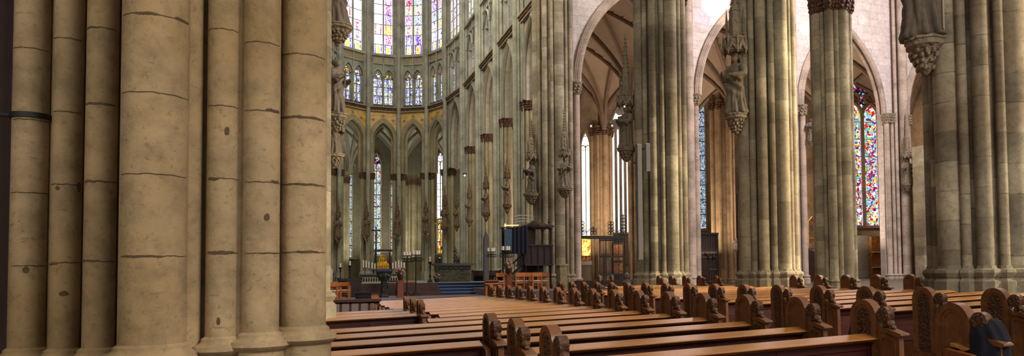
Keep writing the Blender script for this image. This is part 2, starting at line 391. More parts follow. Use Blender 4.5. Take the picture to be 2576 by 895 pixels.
m['hair'] = M_plain('brown_hair', srgb(74, 50, 36), .8, .3, 30)
m['hairg'] = M_plain('grey_hair', srgb(170, 150, 130), .8, .2, 30)
m['greypanel'] = M_plain('grey_panel', srgb(84, 84, 80), .6, .06, 5)
m['grid'] = M_plain('slate', srgb(74, 68, 66), .7, .1, 5)
m['crossglow'] = M_emit('lit_cross_tube', srgb(255, 214, 140), 1.6)
m['lamp'] = M_emit('lamp_bulb', srgb(255, 244, 220), 6)
def icon(name, cols, sc=3):
    t = NT(name); P = t.obj(); vo = t.n('ShaderNodeTexVoronoi'); t.l(P, vo.inputs['Vector']); vo.inputs['Scale'].default_value = sc
    s2 = t.n('ShaderNodeSeparateColor'); t.l(vo.outputs['Color'], s2.inputs[0]); k = len(cols)
    t.bsdf(t.ramp(s2.outputs[0], [(i/k, c) for i, c in enumerate(cols)], 'CONSTANT'), .5); return t.m
m['icon'] = icon('gold_altar_painting', [srgb(232, 182, 70), srgb(214, 150, 40), srgb(180, 60, 34), srgb(240, 214, 130), srgb(120, 110, 60)], 9)
m['picture'] = icon('dark_altar_painting', [srgb(96, 66, 40), srgb(70, 48, 34), srgb(130, 60, 34), srgb(60, 60, 40)], 5)
m['goldbox'] = M_carved('gilded_lattice', srgb(150, 96, 44), 6, .5, srgb(186, 126, 60), .05)
# window glass
Wh = (1, 1, 1, 1)
m['g_clere'] = M_glass('clerestory_glass', [srgb(236, 226, 255), srgb(255, 255, 255), srgb(200, 214, 255), srgb(255, 240, 250), srgb(255, 232, 110), srgb(160, 150, 240), srgb(240, 90, 90), srgb(200, 150, 240)], (4.6, 3.2), 1.4, .02, .78, Wh, (.62, 1.05, .03, (.12, .1, .3, 1)))
m['g_clere_c'] = M_glass('clerestory_colour_border', [srgb(255, 220, 60), srgb(90, 60, 200), srgb(220, 50, 90), srgb(120, 200, 190), srgb(60, 60, 190), srgb(240, 170, 40), srgb(240, 240, 255), srgb(170, 60, 160)], (4.8, 3.4), 1.35, .03, .66, Wh, (.62, 1.05, .035, (.1, .08, .3, 1)))
HU = [srgb(220, 30, 50), srgb(110, 60, 220), srgb(70, 60, 200), srgb(250, 210, 40), srgb(200, 60, 170), srgb(230, 70, 60), srgb(60, 190, 180), srgb(160, 90, 220)]
m['g_clere'] = M_panel_glass('clerestory_glass', HU, 1.4, .35, 1)
m['g_clere_c'] = M_panel_glass('clerestory_glass_colourful', HU, 1.3, .85, 5)
m['g_trif'] = M_glass('triforium_glass', [srgb(150, 170, 255), srgb(230, 236, 255), srgb(110, 120, 220), srgb(200, 220, 255), srgb(250, 230, 120), srgb(190, 200, 255)], (4.4, 3.6), 1.15, .07, .5, Wh, (.7, .9, .04, (.05, .05, .12, 1)), .5)
m['g_trif_t'] = M_glass('triforium_tracery_glass', [srgb(255, 214, 60), srgb(200, 60, 50), srgb(90, 80, 200), srgb(250, 240, 230), srgb(240, 190, 60)], (3.0, 3.0), 1.0, .08, .2, Wh)
m['g_chap'] = M_glass('chapel_mosaic_glass', [srgb(170, 210, 205), srgb(120, 170, 190), srgb(210, 60, 50), srgb(90, 100, 190), srgb(220, 235, 225), srgb(150, 200, 170), srgb(235, 225, 150), srgb(180, 200, 230)], (6.0, 6.0), 1.05, .04, .45, srgb(225, 240, 240), (1.3, 1.35, .05, (.03, .03, .06, 1)))
m['g_white'] = M_glass('pale_glass', [srgb(255, 255, 255), srgb(235, 232, 255), srgb(250, 250, 255), srgb(225, 225, 250)], (2, 1), 1.5, .01, .4, Wh, (1.3, 1.5, .04, (.3, .3, .45, 1)))
m['g_cream'] = M_glass('cream_glass', [srgb(255, 250, 226), srgb(255, 255, 240), srgb(250, 240, 205)], (1, .6), 1.6, .0, .5, Wh)
m['g_yellow'] = M_glass('yellow_red_glass', [srgb(255, 210, 40), srgb(240, 90, 40), srgb(255, 240, 120), srgb(200, 240, 80), srgb(250, 160, 40), srgb(255, 250, 220)], (2.4, 2.0), 1.15, .05, .1, Wh, (1.3, 1.35, .05, (.1, .05, .05, 1)))
m['g_latt'] = M_glass('blue_white_lattice_glass', [srgb(190, 214, 226), srgb(160, 184, 210), srgb(214, 232, 236), srgb(120, 140, 180)], (8, 7), .85, .07, .1, Wh, (3, 1.5, .05, (.02, .02, .03, 1)))
pal = [srgb(230, 30, 40), srgb(240, 200, 40), srgb(90, 200, 220), srgb(60, 60, 170), srgb(250, 245, 235), srgb(150, 20, 50), srgb(110, 170, 120), srgb(200, 230, 245)]
m['g_pict'] = M_glass('pictorial_glass', pal, (6, 4.2), 1.15, .03, .3, Wh, (9, 1.55, .04, (.02, .02, .05, 1)), big=1.6)
m['g_pict'] = M_panel_glass('pictorial_glass', HU, 1.15, 1.0, 9, 1.55, (.38, .43), True)
m['g_rose'] = M_glass('tracery_rose_glass', [srgb(240, 60, 90), srgb(14, 12, 40), srgb(220, 30, 60), srgb(12, 10, 30), srgb(250, 200, 220), srgb(16, 14, 50), srgb(110, 200, 200), srgb(20, 16, 50)], (5, 5), 1.0, .08, .06, Wh)
# ------------------------------------------------------------------ architecture helpers
def arch_c(w, h): return (h*h-w*w)/(2*w)
def arch_z(x, w, h):
    c = arch_c(w, h); R = w+c; x = abs(x)
    return math.sqrt(max(0, R*R-(x+c)**2))
def arch_pts(w, h, n=10):
    """pointed arch from (-w,0) over (0,h) to (w,0)"""
    c = arch_c(w, h); R = w+c; a1 = math.atan2(h, c); L = []
    for i in range(n+1):
        a = a1*i/n; L.append((-(R*math.cos(a)-c), R*math.sin(a)))
    return L + [(-x, z) for x, z in L[-2::-1]]
def base_profile(r, h):
    # from the floor up: wide plinth, neck, torus
    return [(r+.17, 0), (r+.17, h*.22), (r+.12, h*.27), (r+.12, h*.80), (r+.06, h*.84), (r+.10, h*.88), (r+.12, h*.91), (r+.10, h*.945), (r+.035, h*.965), (r+.02, h)]
def foliage_cap(mb, cx, cy, r, z, h=.75, seed=0, n=14):
    rnd = random.Random(seed)
    mb.lathe([(r+.02, 0), (r+.05, .03*h), (r+.03, .08*h), (r+.04, .3*h), (r+.1, .75*h), (r+.15, .86*h), (r+.17, .9*h), (r+.17, h)], cx, cy, 10, z)
    for lev in (.2, .42, .66):
        k = max(7, int(n*.62))
        for i in range(k):
            a = 2*PI*(i+lev)/k+rnd.uniform(-.1, .1)
            R = r+.03+.11*lev
            mb.ball((cx+R*math.cos(a), cy+R*math.sin(a), z+lev*h), .05+r*.13, .05+r*.13, .1*h+.02, 6, 4, Matrix.Rotation(rnd.uniform(-.5, .5), 3, 'X'))
def pier(name, label, X, Y, z1, shafts, mat, base_h=1.35, caps=(), core_r=.72, cat='pier', core_n=12, capmat='cap', stone_base=None, group=None):
    g = gz(X)*0
    t = empty(name, (X, Y, 0), label, cat, group)
    mb = MB(); mb.lathe([(core_r+.22, 0), (core_r+.22, base_h*.3), (core_r+.12, base_h*.3), (core_r+.12, base_h*.85), (core_r, base_h*.9), (core_r, z1)], X, Y, core_n, 0, PI/core_n)
    mb.build('core', mat, t, True, 30)
    bb = MB()
    for i, (a, d, r) in enumerate(shafts):
        a = math.radians(a); x, y = X+d*math.cos(a), Y+d*math.sin(a)
        s = MB(); s.lathe([(r, base_h*.9), (r, z1)], x, y, 24 if r > .15 else 14)
        s.build('shaft', mat, t)
        bb.lathe(base_profile(r, base_h), x, y, 8 if r > .08 else 6, 0, PI/8+a)
    bb.build('base', stone_base or mat, t, True, 30)
    for k, (a, d, r, z) in enumerate(caps):
        a = math.radians(a); cm = MB(); foliage_cap(cm, X+d*math.cos(a), Y+d*math.sin(a), r, z, .8, k)
        cm.build('capital', m[capmat], t, True, 50)
    return t
def nave_shafts(R=1.0, big=.235):
    L = []
    for q in (0, 90, 180, 270):
        L.append((q, R-big, big))
        L += [(q+23, R-.20, .10), (q+45, R-.22, .165), (q+67, R-.20, .10)]
    return L
# ------------------------------------------------------------------ floor
mb = MB(); mb.add([(-30, -12, gz(-30)-.0), (60, -12, gz(60)), (60, 110, gz(60)), (-30, 110, gz(-30))], [(0, 1, 2, 3)])
mb.add([(-30, -12, gz(-30)-.3), (60, -12, gz(60)-.3), (60, 110, gz(60)-.3), (-30, 110, gz(-30)-.3)], [(3, 2, 1, 0)])
t_ = NT('stone_floor'); bt = t_.n('ShaderNodeTexBrick'); t_.l(t_.pos(), bt.inputs['Vector']); bt.offset = 0
for k_, v_ in (('Scale', 1), ('Brick Width', .6), ('Row Height', .6), ('Mortar Size', .01)): bt.inputs[k_].default_value = v_
bt.inputs['Color1'].default_value = srgb(112, 100, 86); bt.inputs['Color2'].default_value = srgb(90, 80, 70); bt.inputs['Mortar'].default_value = srgb(50, 44, 40)
t_.bsdf(bt.outputs[0], .5)
fo = mb.build('floor', t_.m, None, False); tag(fo, 'grey stone slab floor of the church', 'floor', kind='structure')
# ------------------------------------------------------------------ nave and crossing piers
def mid_px(px, X):   # Y so that the point X,Y projects to px
    p = atX(px, 690, X); return p.y
# big shaft on the left foreground pier, each placed in plan
CX, CY = -.86, 5.05
t = empty('foreground_pier', (CX, CY, 0), 'huge tan clustered stone pier filling the left foreground, nearest the camera', 'pier')
specs = [(75, 100, 4.42), (167, 80, 4.24), (253, 84, 4.06), (388, 174, 3.93), (562, 86, 4.12), (658, 94, 4.16), (762, 120, 4.35)]
bb = MB(); corep = []
BZ = (1.09, 1.10, 1.12, 1.15, 1.17, 1.19, 1.21)
for i, (px, w, z) in enumerate(specs):
    d = ray(px, 500); p = EYE+d*(z/d.dot(fw)); r = w/2*z/F/math.sqrt(1+((px-PPX)/F)**2)*1.0
    s = MB(); s.lathe([(r, .9), (r, 14)], p.x, p.y, 40); s.build('shaft', m['warm'], t)
    zb = BZ[i]
    bb.lathe([(r+.03, -.1), (r+.03, zb-.11), (r+.05, zb-.10), (r+.068, zb-.08), (r+.06, zb-.055), (r+.03, zb-.04), (r+.022, zb-.03), (r+.02, zb-.015), (r, zb)], p.x, p.y, 32)
    corep.append((p.x, p.y, r))
# core polygon behind the shafts
cen = Vector((CX-.12, CY+.35, 0))
poly = []
for x, y, r in corep:
    v = Vector((x, y, 0))-cen; v = v*(1-.1/v.length); poly.append((cen.x+v.x, cen.y+v.y))
x0_, y0_ = poly[-1]; poly += [(x0_-.1, y0_+1.0), (CX-.4, CY+1.8), (CX-.95, CY+1.4), (poly[0][0]+.04, poly[0][1]+.4)]
mb = MB(); mb.prism(poly, Vector((0, 0, 0)), X3, Y3, Z3, -.05, 14); mb.build('core', m['warm'], t, False)
pl = [(cen.x+(x-cen.x)*1.03, cen.y+(y-cen.y)*1.03) for x, y in poly]
bb.prism(pl, Vector((0, 0, 0)), X3, Y3, Z3, -.1, .92)
bb.build('base', m['warm'], t, True, 35)
# lobed fillets between the shafts
for a_, b_ in ((3, 4), (4, 5)):
    xa, ya, ra = corep[a_]; xb, yb, rb = corep[b_]
    s = MB(); s.cyl((xa+xb)/2-.02, (ya+yb)/2+.06, .075, .9, 14, 16); s.build('fillet', m['warm'], t)
# mortar joints and repair patches running round the shafts
def on_cyl(px, py, x, y, r):
    d = ray(px, py); ox, oy = EYE.x-x, EYE.y-y
    A_ = d.x*d.x+d.y*d.y; B_ = ox*d.x+oy*d.y; C_ = ox*ox+oy*oy-r*r; q = B_*B_-A_*C_
    if q < 0: return None
    return EYE+d*((-B_-math.sqrt(q))/A_)
rj = random.Random(4)
def joint(i, px0, px1, py, hpx, nm='mortar_joint'):
    x, y, r = corep[i]; p = on_cyl((px0+px1)/2, py, x, y, r); a = on_cyl(px0, py, x, y, r); b = on_cyl(px1, py, x, y, r)
    if p is None: return
    a0 = math.atan2(a.y-y, a.x-x) if a else math.atan2(p.y-y, p.x-x)-1.2
    a1 = math.atan2(b.y-y, b.x-x) if b else math.atan2(p.y-y, p.x-x)+1.2
    h = hpx*depth(p)/F; n = 26; R = r+.0025; P_ = []
    for k in range(n+1):
        t_ = a0+(a1-a0)*k/n; e = max(0, math.sin(PI*k/n))**.35+.02
        zc = p.z+.004*math.sin(t_*9+i)*.35+.0015*rj.uniform(-1, 1); hh = h*e*(.55+.45*rj.random())
        P_ += [(x+R*math.cos(t_), y+R*math.sin(t_), zc-hh/2), (x+R*math.cos(t_), y+R*math.sin(t_), zc+hh/2), (x+(r-.01)*math.cos(t_), y+(r-.01)*math.sin(t_), zc+hh/2), (x+(r-.01)*math.cos(t_), y+(r-.01)*math.sin(t_), zc-hh/2)]
    fs = []
    for k in range(n):
        for q in range(4): fs.append((4*k+q, 4*k+4+q, 4*k+4+(q+1) % 4, 4*k+(q+1) % 4))
    s = MB(); s.add(P_, fs); s.build(nm, m['mortar'], t, False)
edges = [(27, 124), (129, 206), (212, 294), (303, 474), (524, 600), (616, 703), (706, 818)]
JY = [(120, 300, 484, 668), (95, 280, 463, 660), (68, 260, 455, 657), (35, 232, 437, 643), (72, 265, 448, 635), (105, 277, 457, 636), (135, 295, 463, 634)]
for i in range(7):
    for yy in JY[i]: joint(i, edges[i][0], edges[i][1], yy, 2.6)
for i, a_, b_, yy, hh in ((3, 338, 402, 33, 9), (3, 440, 474, 50, 7), (2, 214, 250, 69, 5), (2, 212, 286, 260, 7), (2, 206, 270, 455, 7), (3, 305, 412, 644, 7), (2, 203, 250, 655, 5), (1, 122, 145, 664, 5),
                          (4, 524, 552, 449, 9), (4, 522, 592, 635, 11), (5, 668, 702, 277, 7), (5, 682, 700, 456, 6), (5, 650, 698, 636, 5), (6, 708, 812, 294, 8), (6, 716, 812, 463, 6), (6, 745, 802, 633, 8),
                          (4, 565, 577, 329, 24), (5, 664, 678, 546, 22), (0, 56, 73, 678, 18), (4, 545, 554, 808, 22), (1, 140, 150, 473, 10), (1, 192, 203, 470, 26), (1, 148, 172, 738, 14)):
    joint(i, a_, b_, yy, hh, 'mortar_patch')
# dark iron collar on the left shaft
px_, w_, z_ = specs[0]; x, y, r = corep[0]
ztop = (EYE+ray(75, 293)*(z_/ray(75, 293).dot(fw))).z
ic = MB(); ic.lathe([(r+.004, -.016), (r+.012, -.016), (r+.012, .016), (r+.004, .016)], x, y, 32, ztop)
ic.tube([(x-.5, y-.02, ztop-.01), (x-r-.005, y-.02, ztop)], .013)
o = ic.build('iron_collar', m['black'], None); tag(o, 'dark iron band clamped round the leftmost shaft of the foreground pier', 'iron band')
# slender dark pier at the very left edge
Pe = at(4, 500, 7.0)
t = empty('side_aisle_pier', (Pe.x, Pe.y, 0), 'dark reddish shaft in shadow at the left picture edge behind the foreground pier', 'pier')
for dx, r in ((0, .05), (-.13, .09), (-.3, .12)):
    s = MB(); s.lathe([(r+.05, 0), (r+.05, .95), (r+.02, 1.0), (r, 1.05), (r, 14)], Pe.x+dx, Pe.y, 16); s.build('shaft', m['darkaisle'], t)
def add_pier(label, px, X, name='nave_pier', z1=22, mat=None, R=1.0, caps=(), big=.235, base_h=1.6, **k):
    Y = mid_px(px, X)
    return pier(name, label, X, Y, z1, nave_shafts(R, big), mat or m['pier'], base_h, caps, R-.27, **k), Y
P4, Y4 = add_pier('massive weathered grey pier at the right edge carrying a cropped statue', 2470, 13.3, mat=m['pier_near'], R=1.12, big=.29)
P3, Y3p = add_pier('tall clustered pier with sunlit right side carrying the robed statue under a crown canopy', 1935, 13.3, R=1.0)
P2, Y2 = add_pier('crossing pier beside the bright arch carrying the bishop statue and grey loudspeaker strips', 1667, 13.3, R=1.16, big=.27,
                  caps=[(0, .95, .14, 12.5), (-23, .96, .1, 12.5), (23, .96, .1, 12.5)])
P1, Y1 = add_pier('far crossing pier left of the bright arch carrying two dark statues', 1396, 13.3, R=1.3, big=.3, z1=32)
# thin pinkish responds of the transept arcade at its right side
for yy, nm, xx in ((12.9, 'first', -.68), (19.7, 'second', -.62), (27.6, 'third', -.42)):
    pier('nave_pier', 'north arcade pier hidden behind the foreground pier, %s one back' % nm, xx, yy, 18, nave_shafts(1.0), m['pier'], 1.3, (), .66)
# transept west arcade pier with capital
Pm = pier('transept_pier', 'tall pier with red capital at picture top between the second and third arches', 22.1, mid_px(2103, 22.1), 16,
     [(180, .75, .25), (203, .8, .1), (225, .82, .2), (247, .8, .12), (270, .75, .27), (292, .8, .1), (315, .8, .15), (0, .75, .2), (90, .75, .2), (135, .8, .12), (45, .8, .12)],
     m['pier'], 1.2, [(180, .75, .25, 13.25), (225, .82, .2, 13.25), (270, .75, .27, 13.25), (203, .8, .1, 13.25), (315, .8, .15, 13.25), (247, .8, .12, 13.25), (292, .8, .1, 13.25)], .72)
# ------------------------------------------------------------------ transept east arcade (plane Y = YT)
YT = 39.2
def wall_with_arches(name, label, A, B, z0, z1, arches, thick, mat, arch_mat, n=14, mould=((.0, .16), (.22, .12), (.4, .09)), nz=None, cat='wall', stilt=False):
    """A->B seen from the side where the normal N points; arches = (u_centre, halfwidth, z_spring, rise)"""
    A = Vector((A[0], A[1], 0)); B = Vector((B[0], B[1], 0)); U = (B-A); Lw = U.length; U.normalize(); N = Vector((U.y, -U.x, 0))
    us = [0, Lw]
    for uc, w, zs, h in arches:
        pts = arch_pts(w, h, n)
        us += [uc+p[0] for p in pts]
    us = sorted(set(round(u, 4) for u in us if -1e-6 <= u <= Lw+1e-6))
    def bottom(u):
        for uc, w, zs, h in arches:
            if abs(u-uc) < w-1e-4: return zs+arch_z(u-uc, w, h)
            if abs(abs(u-uc)-w) <= 2e-4: return zs
        return z0
    mb = MB()
    for a, b in zip(us, us[1:]):
        mid = (a+b)/2; ins = any(abs(mid-uc) < w for uc, w, zs, h in arches)
        za, zb = (bottom(a), bottom(b)) if ins else (z0, z0)
        q = [A+U*a+Z3*za, A+U*b+Z3*zb, A+U*b+Z3*z1, A+U*a+Z3*z1]
        back = [p-N*thick for p in q]
        mb.add(q+back, [(0, 1, 2, 3), (7, 6, 5, 4), (0, 4, 5, 1), (3, 2, 6, 7)])
    for uc, w, zs, h in arches:          # jambs down to z0
        for s in (-1, 1):
            p = A+U*(uc+s*w)
            mb.add([p+Z3*z0, p+Z3*zs, p-N*thick+Z3*zs, p-N*thick+Z3*z0], [(0, 1, 2, 3)])
    o = mb.build(name, mat, None, False); tag(o, label, cat, kind='structure')
    for uc, w, zs, h in arches:
        mo = MB()
        for off, r in mould:
            pts = arch_pts(w+off*.6, h+off*.75, 12)
            pts = ([(pts[0][0], z0-zs)] if stilt else [])+pts+([(pts[-1][0], z0-zs)] if stilt else [])
            mo.tube([A+U*(uc+x)+Z3*(zs+z)+N*(.05-off*.15+.1) for x, z in pts], r, 8)
        # second order set inside the reveal
        pts = arch_pts(w-.1, h-.12, 12)
        pts = ([(pts[0][0], z0-zs)] if stilt else [])+pts+([(pts[-1][0], z0-zs)] if stilt else [])
        mo.tube([A+U*(uc+x)+Z3*(zs+z)-N*(thick*.5) for x, z in pts], .14, 8)
        mo.build('archivolt', arch_mat, o)
    return o
ZS = 12.9
tr = [14.75, 21.15, 23.0, 29.2, 31.05, 38.3, 40.6, 47.0]
arches = []
for a, b in ((tr[0], tr[1]), (tr[2], tr[3]), (tr[4], tr[5]), (tr[6], tr[7])):
    arches.append(((a+b)/2-13.3, (b-a)/2, ZS, 6.1))
wt = wall_with_arches('wall_transept_east', 'pale rose ashlar wall above the row of pointed transept arches', (13.3, YT), (49, YT), 0, 30, arches, .5, m['wallp'], m['rose'])
def respond(px_X, label, offs, zc=ZS, z1=None, y=YT-.25, capn='capstone', base=1.35, mat='rose', name='respond_column'):
    t = empty(name, (px_X, y, 0), label, 'column')
    for dx, dy, r, tall in offs:
        s = MB(); s.lathe(base_profile(r, base)[:-1]+[(r, base), (r, z1 if tall else zc)], px_X+dx, y+dy, 12); s.build('shaft', m[mat], t)
        if not tall:
            cm = MB(); foliage_cap(cm, px_X+dx, y+dy, r, zc-.75, .75, 3, 10); cm.build('capital', m[capn], t, True, 50)
    return t
respond(14.45, 'rose shaft with carved capital on the left side of the first transept arch', [(.1, 0, .2, 0), (-.3, -.1, .13, 1), (-.62, -.2, .13, 1)], z1=28)
respond(22.1, 'rose shafts between the first and second transept arches', [(.55, 0, .2, 0), (-.55, 0, .2, 0), (0, -.2, .24, 1), (-.25, -.1, .1, 1), (.27, -.1, .1, 1)], z1=28)
respond(30.12, 'rose shafts between the second and third transept arches', [(.85, 0, .22, 0), (-.85, 0, .22, 0), (-.1, -.2, .28, 1), (-.45, -.1, .12, 1), (.3, -.1, .12, 1)], z1=28)
respond(39.45, 'pale clustered shafts with small statue right of the third transept arch', [(-.95, .05, .2, 0), (-.55, -.05, .13, 0), (-.2, -.1, .13, 1), (.3, -.35, .33, 1), (.85, -.1, .13, 1), (1.05, .02, .2, 0)], z1=28, mat='rose')
# blank wall between that respond and the right pier
mb = MB(); a = at(2318, 400, 36.5); mb.box(a.x, a.x+9, 36.5, 37.3, 0, 10.2); o = mb.build('wall_transept_south', m['pier'], None, False)
tag(o, 'flat grey plastered wall between the small statue and the right pier', 'wall', kind='structure')
# ------------------------------------------------------------------ vaults
def vault(label, c, zs, h, mats, name='ceiling_vault', ribr=.16, n=10, diag=True):
    """c = 4 plan corners"""
    c = [Vector((x, y, 0)) for x, y in c]
    def P(u, v): return c[0]*(1-u)*(1-v)+c[1]*u*(1-v)+c[2]*u*v+c[3]*(1-u)*v
    def zz(u, v):
        a = arch_z(2*u-1, 1, h[0]); b = arch_z(2*v-1, 1, h[1]); mx = max(h)
        return zs+max(a, b)*1.0
    mb = MB(); mb.grid(lambda u, v: P(u, v)+Z3*(zz(u, v)+.12), 2*n, 2*n, True)
    o = mb.build(name, mats[0], None, False)
    tag(o, label, 'vault', kind='structure')
    r = MB(); hh = max(h)
    k = 10
    def arcpath(p, q, hgt): return [p.lerp(q, i/(2*k))+Z3*(zs+arch_z(2*i/(2*k)-1, 1, hgt)) for i in range(2*k+1)]
    for a, b, g in ((0, 1, h[0]), (1, 2, h[1]), (2, 3, h[0]), (3, 0, h[1])): r.tube(arcpath(c[a], c[b], g), ribr*1.35, 6)
    if diag:
        for a, b in ((0, 2), (1, 3)): r.tube(arcpath(c[a], c[b], hh), ribr, 6)
    for a in range(4):   # extra thin ribs fanning from the springing
        pass
    r.build('rib', mats[1], o); return o
V1 = (m['vault'], m['rib'])
ys = [YT+.5, 46.4, 53.8]; xs = [13.6, 22.1, 30.4, 39.4, 48]
names = ['beyond the first transept arch', 'beyond the second transept arch', 'beyond the third transept arch', 'beyond the fourth transept arch']
for i in range(1, 4):
    for j in range(2):
        vault('brown ribbed vault %s, %s bay' % (names[i], 'near' if j == 0 else 'far'), [(xs[i], ys[j]), (xs[i+1], ys[j]), (xs[i+1], ys[j+1]), (xs[i], ys[j+1])], 13.2, (6.0, 6.0), V1)
def aisle_pier(px, X, capz, label, r=.62, z1=None, mat='brown', D=None):
    Y = D if D else mid_px(px, X)
    L = [(a, r-.16 if a % 90 == 0 else r-.18, .19 if a % 90 == 0 else .12) for a in range(0, 360, 45)]
    caps = [(a, d, rr, capz-.8) for a, d, rr in L]
    return pier('aisle_pier', label, X, Y, z1 or capz+.5, L, m[mat], 1.1, caps, r-.22)
aisle_pier(1510, 22.1, 13.6, 'brown clustered pier with gilded capital seen through the first arch', .95, D=53.4)
aisle_pier(1590, 22.1, 13.4, 'aisle pier half hidden behind the crossing pier', .8, D=46.4)
aisle_pier(1825, 30.4, 15.2, 'warm brown bundled pier with red capital seen through the second arch', 1.05, D=mid_px(1822, 30.4))
aisle_pier(2000, 39.4, 14, 'aisle pier in the dark behind the third arch', .9, D=47.0)
# far walls of the aisles and chapels
def flat_wall(name, label, A, B, z0, z1, mat, th=.6):
    A = Vector((*A, 0)); B = Vector((*B, 0)); U = (B-A).normalized(); N = Vector((U.y, -U.x, 0))
    mb = MB(); mb.obox(A, U, Z3, N, 0, (B-A).length, z0, z1, -th, 0); o = mb.build(name, mat, None, False)
    return tag(o, label, 'wall', kind='structure')
flat_wall('wall_choir_chapel', 'brown chapel wall far beyond the first and second arches', (14.5, 72), (52, 56.3), 0, 22, m['brown'])
flat_wall('wall_transept_chapel', 'pale chapel wall holding the pictorial window beyond the third arch', (34.6, 50.9), (56, 47.6), 0, 22, m['brown'])
flat_wall('wall_far_south', 'plain stone wall closing the transept aisle', (49, 36), (49, 60), 0, 22, m['brown'])
flat_wall('wall_nave_south', 'plain stone outer wall far beyond the south aisle', (49, -6), (49, 36), 0, 20, m['pier'])
# ------------------------------------------------------------------ gothic window
WN = [0]
def gothic_window(label, A, B, z0, zs, rise, lights, gm, gtop, stone, depth=.35, bars=1.35, tracery=True, fr=.1, mull=.07, name=None, parent=None, rose=False):
    WN[0] += 1
    A = Vector((A[0], A[1], 0)); B = Vector((B[0], B[1], 0)); U = (B-A); w = U.length/2; U.normalize(); N = Vector((U.y, -U.x, 0)); M0 = (A+B)/2
    if parent is None:
        t = empty('window_%d' % WN[0], (M0.x, M0.y, z0), label, 'window', kind='structure')
    else: t = parent
    arch = arch_pts(w, rise, 10)
    # lower glass per light
    lw = 2*w/lights
    for i in range(lights):
        g = MB(); a = -w+i*lw; sub = arch_pts(lw/2, lw*.75, 6)
        sub = [(x+a+lw/2, z+zs-lw*.35) for x, z in sub]
        pts = [(a, z0)] + [(x, min(z, zs+arch_z(x, w, rise))) for x, z in sub] + [(a+lw, z0)]
        pts = pts[::-1]
        g.prism(pts, M0, U, Z3, N, -.03, 0); g.uv = [(min(.999, max(.001, (p[0]-a)/lw))+i*10+WN[0]*30, p[1]-z0) for p in pts]*2
        g.build('pane', gm, t, False)
    # glass of the head
    g = MB(); pts = [(-w, zs-.02)]+[(x, zs+z) for x, z in arch]+[(w, zs-.02)]; pts = pts[::-1]
    g.prism(pts, M0, U, Z3, N, -.07, -.04); g.uv = [(p[0]+WN[0]*5.3+60, p[1]) for p in pts]*2
    if tracery: g.build('head_pane', gtop, t, False)
    f = MB()
    path = [M0+U*x+Z3*(zs+z)+N*.02 for x, z in arch]
    f.tube([M0-U*w+Z3*z0+N*.02]+path+[M0+U*w+Z3*z0+N*.02], fr, 8)
    f.obox(M0, U, Z3, N, -w-fr, w+fr, z0-.18, z0+.02, -.1, depth*.7)
    f.build('window_frame', stone, t)
    if lights > 1:
        k = MB()
        for i in range(1, lights):
            u = -w+i*lw; top = zs+arch_z(u, w, rise)*.75-.05
            k.obox(M0, U, Z3, N, u-mull/2, u+mull/2, z0, zs+.15 if tracery else zs+arch_z(u, w, rise), -.02, .12)
        k.build('mullion', stone, t, False)
    if tracery:
        k = MB()
        for i in range(lights):
            u = -w+(i+.5)*lw
            k.tube([M0+U*(u+x)+Z3*(zs-lw*.35+z)+N*.03 for x, z in arch_pts(lw/2, lw*.75, 6)], mull*.6, 6)
        cr_ = min(w*.34, rise*.26); cz = zs+rise-cr_*1.75
        circs = [(0, cz, cr_)]
        if lights > 2 or rise > 2.2: circs += [(-w*.46, zs+rise*.26, w*.27), (w*.46, zs+rise*.26, w*.27)]
        for u, z, r in circs:
            k.tube([M0+U*(u+r*math.cos(q*PI/8))+Z3*(z+r*math.sin(q*PI/8))+N*.03 for q in range(16)], mull*.6, 6, True)
            if r > .22:
                for q in range(4):
                    a = q*PI/2+PI/4*(lights % 2)
                    k.tube([M0+U*(u+r*.5*math.cos(a)+r*.42*math.cos(s*PI/4))+Z3*(z+r*.5*math.sin(a)+r*.42*math.sin(s*PI/4))+N*.04 for s in range(8)], mull*.3, 5, True)
        k.build('tracery', stone, t)
    b = MB(); z = z0+bars
    while z < zs:
        b.obox(M0, U, Z3, N, -w, w, z-.02, z+.02, .0, .03); z += bars
    if b.v: b.build('saddle_bar', m['black'], t, False)
    return t
# ------------------------------------------------------------------ choir plan
V = [(1.25, 70.0), (2.39, 73.3), (5.3, 75.0), (8.4, 75.0), (11.07, 73.3), (12.5, 70.0), (13.2, 64.3), (13.3, 58.2), (13.3, 52.0), (13.3, 46.3), (13.3, 40.5)]
NV = [(.4, 40.5), (.4, 46.3), (.4, 52.0), (.4, 58.2), (.55, 64.3)]
ring = NV+V
def choir_cluster(x, y, nx, ny, label, z1=33, big=.36, capz=12.6):
    """nx,ny: inward normal. tall shaft with thin companions, lower arcade shafts with capitals"""
    t = empty('choir_pier', (x, y, 1.1), label, 'pier')
    tx, ty = -ny, nx
    mt = m['choir']
    zl = 18.9 if y > 66 else None
    def sh(n_, t_, r, top, cap=False, lo=None):
        cx_, cy_ = x+nx*n_+tx*t_, y+ny*n_+ty*t_
        s = MB(); s.lathe([(r+.1, 1.0), (r+.1, 1.9), (r+.03, 2.0), (r, 2.1), (r, top)] if lo is None else [(r, lo), (r, top)], cx_, cy_, 12); s.build('shaft', mt if top < 20 else m['choir_up'], t)
        if cap:
            c = MB(); foliage_cap(c, cx_, cy_, r, capz-.64, .64, int(x*7), 8); c.build('capital', m['cap'], t, True, 50)
    sh(.42, 0, big*.56, z1); sh(.26, -.27, .1, z1, lo=zl); sh(.26, .27, .1, z1, lo=zl)
    sh(-.05, -.48, .19, capz, True); sh(-.05, .48, .19, capz, True)
    sh(-.5, 0, .42, capz, True); sh(.12, -.47, .08, z1, lo=zl); sh(.12, .47, .08, z1, lo=zl)
    if nx == -1 or nx == 1:
        sh(-.15, -.86, .14, capz, True); sh(-.15, .86, .14, capz, True); sh(-.42, -.98, .18, capz, True); sh(-.42, .98, .18, capz, True)
        sh(.06, -.7, .07, z1); sh(.06, .7, .07, z1)
    return t
Cc = Vector((6.85, 64.3))
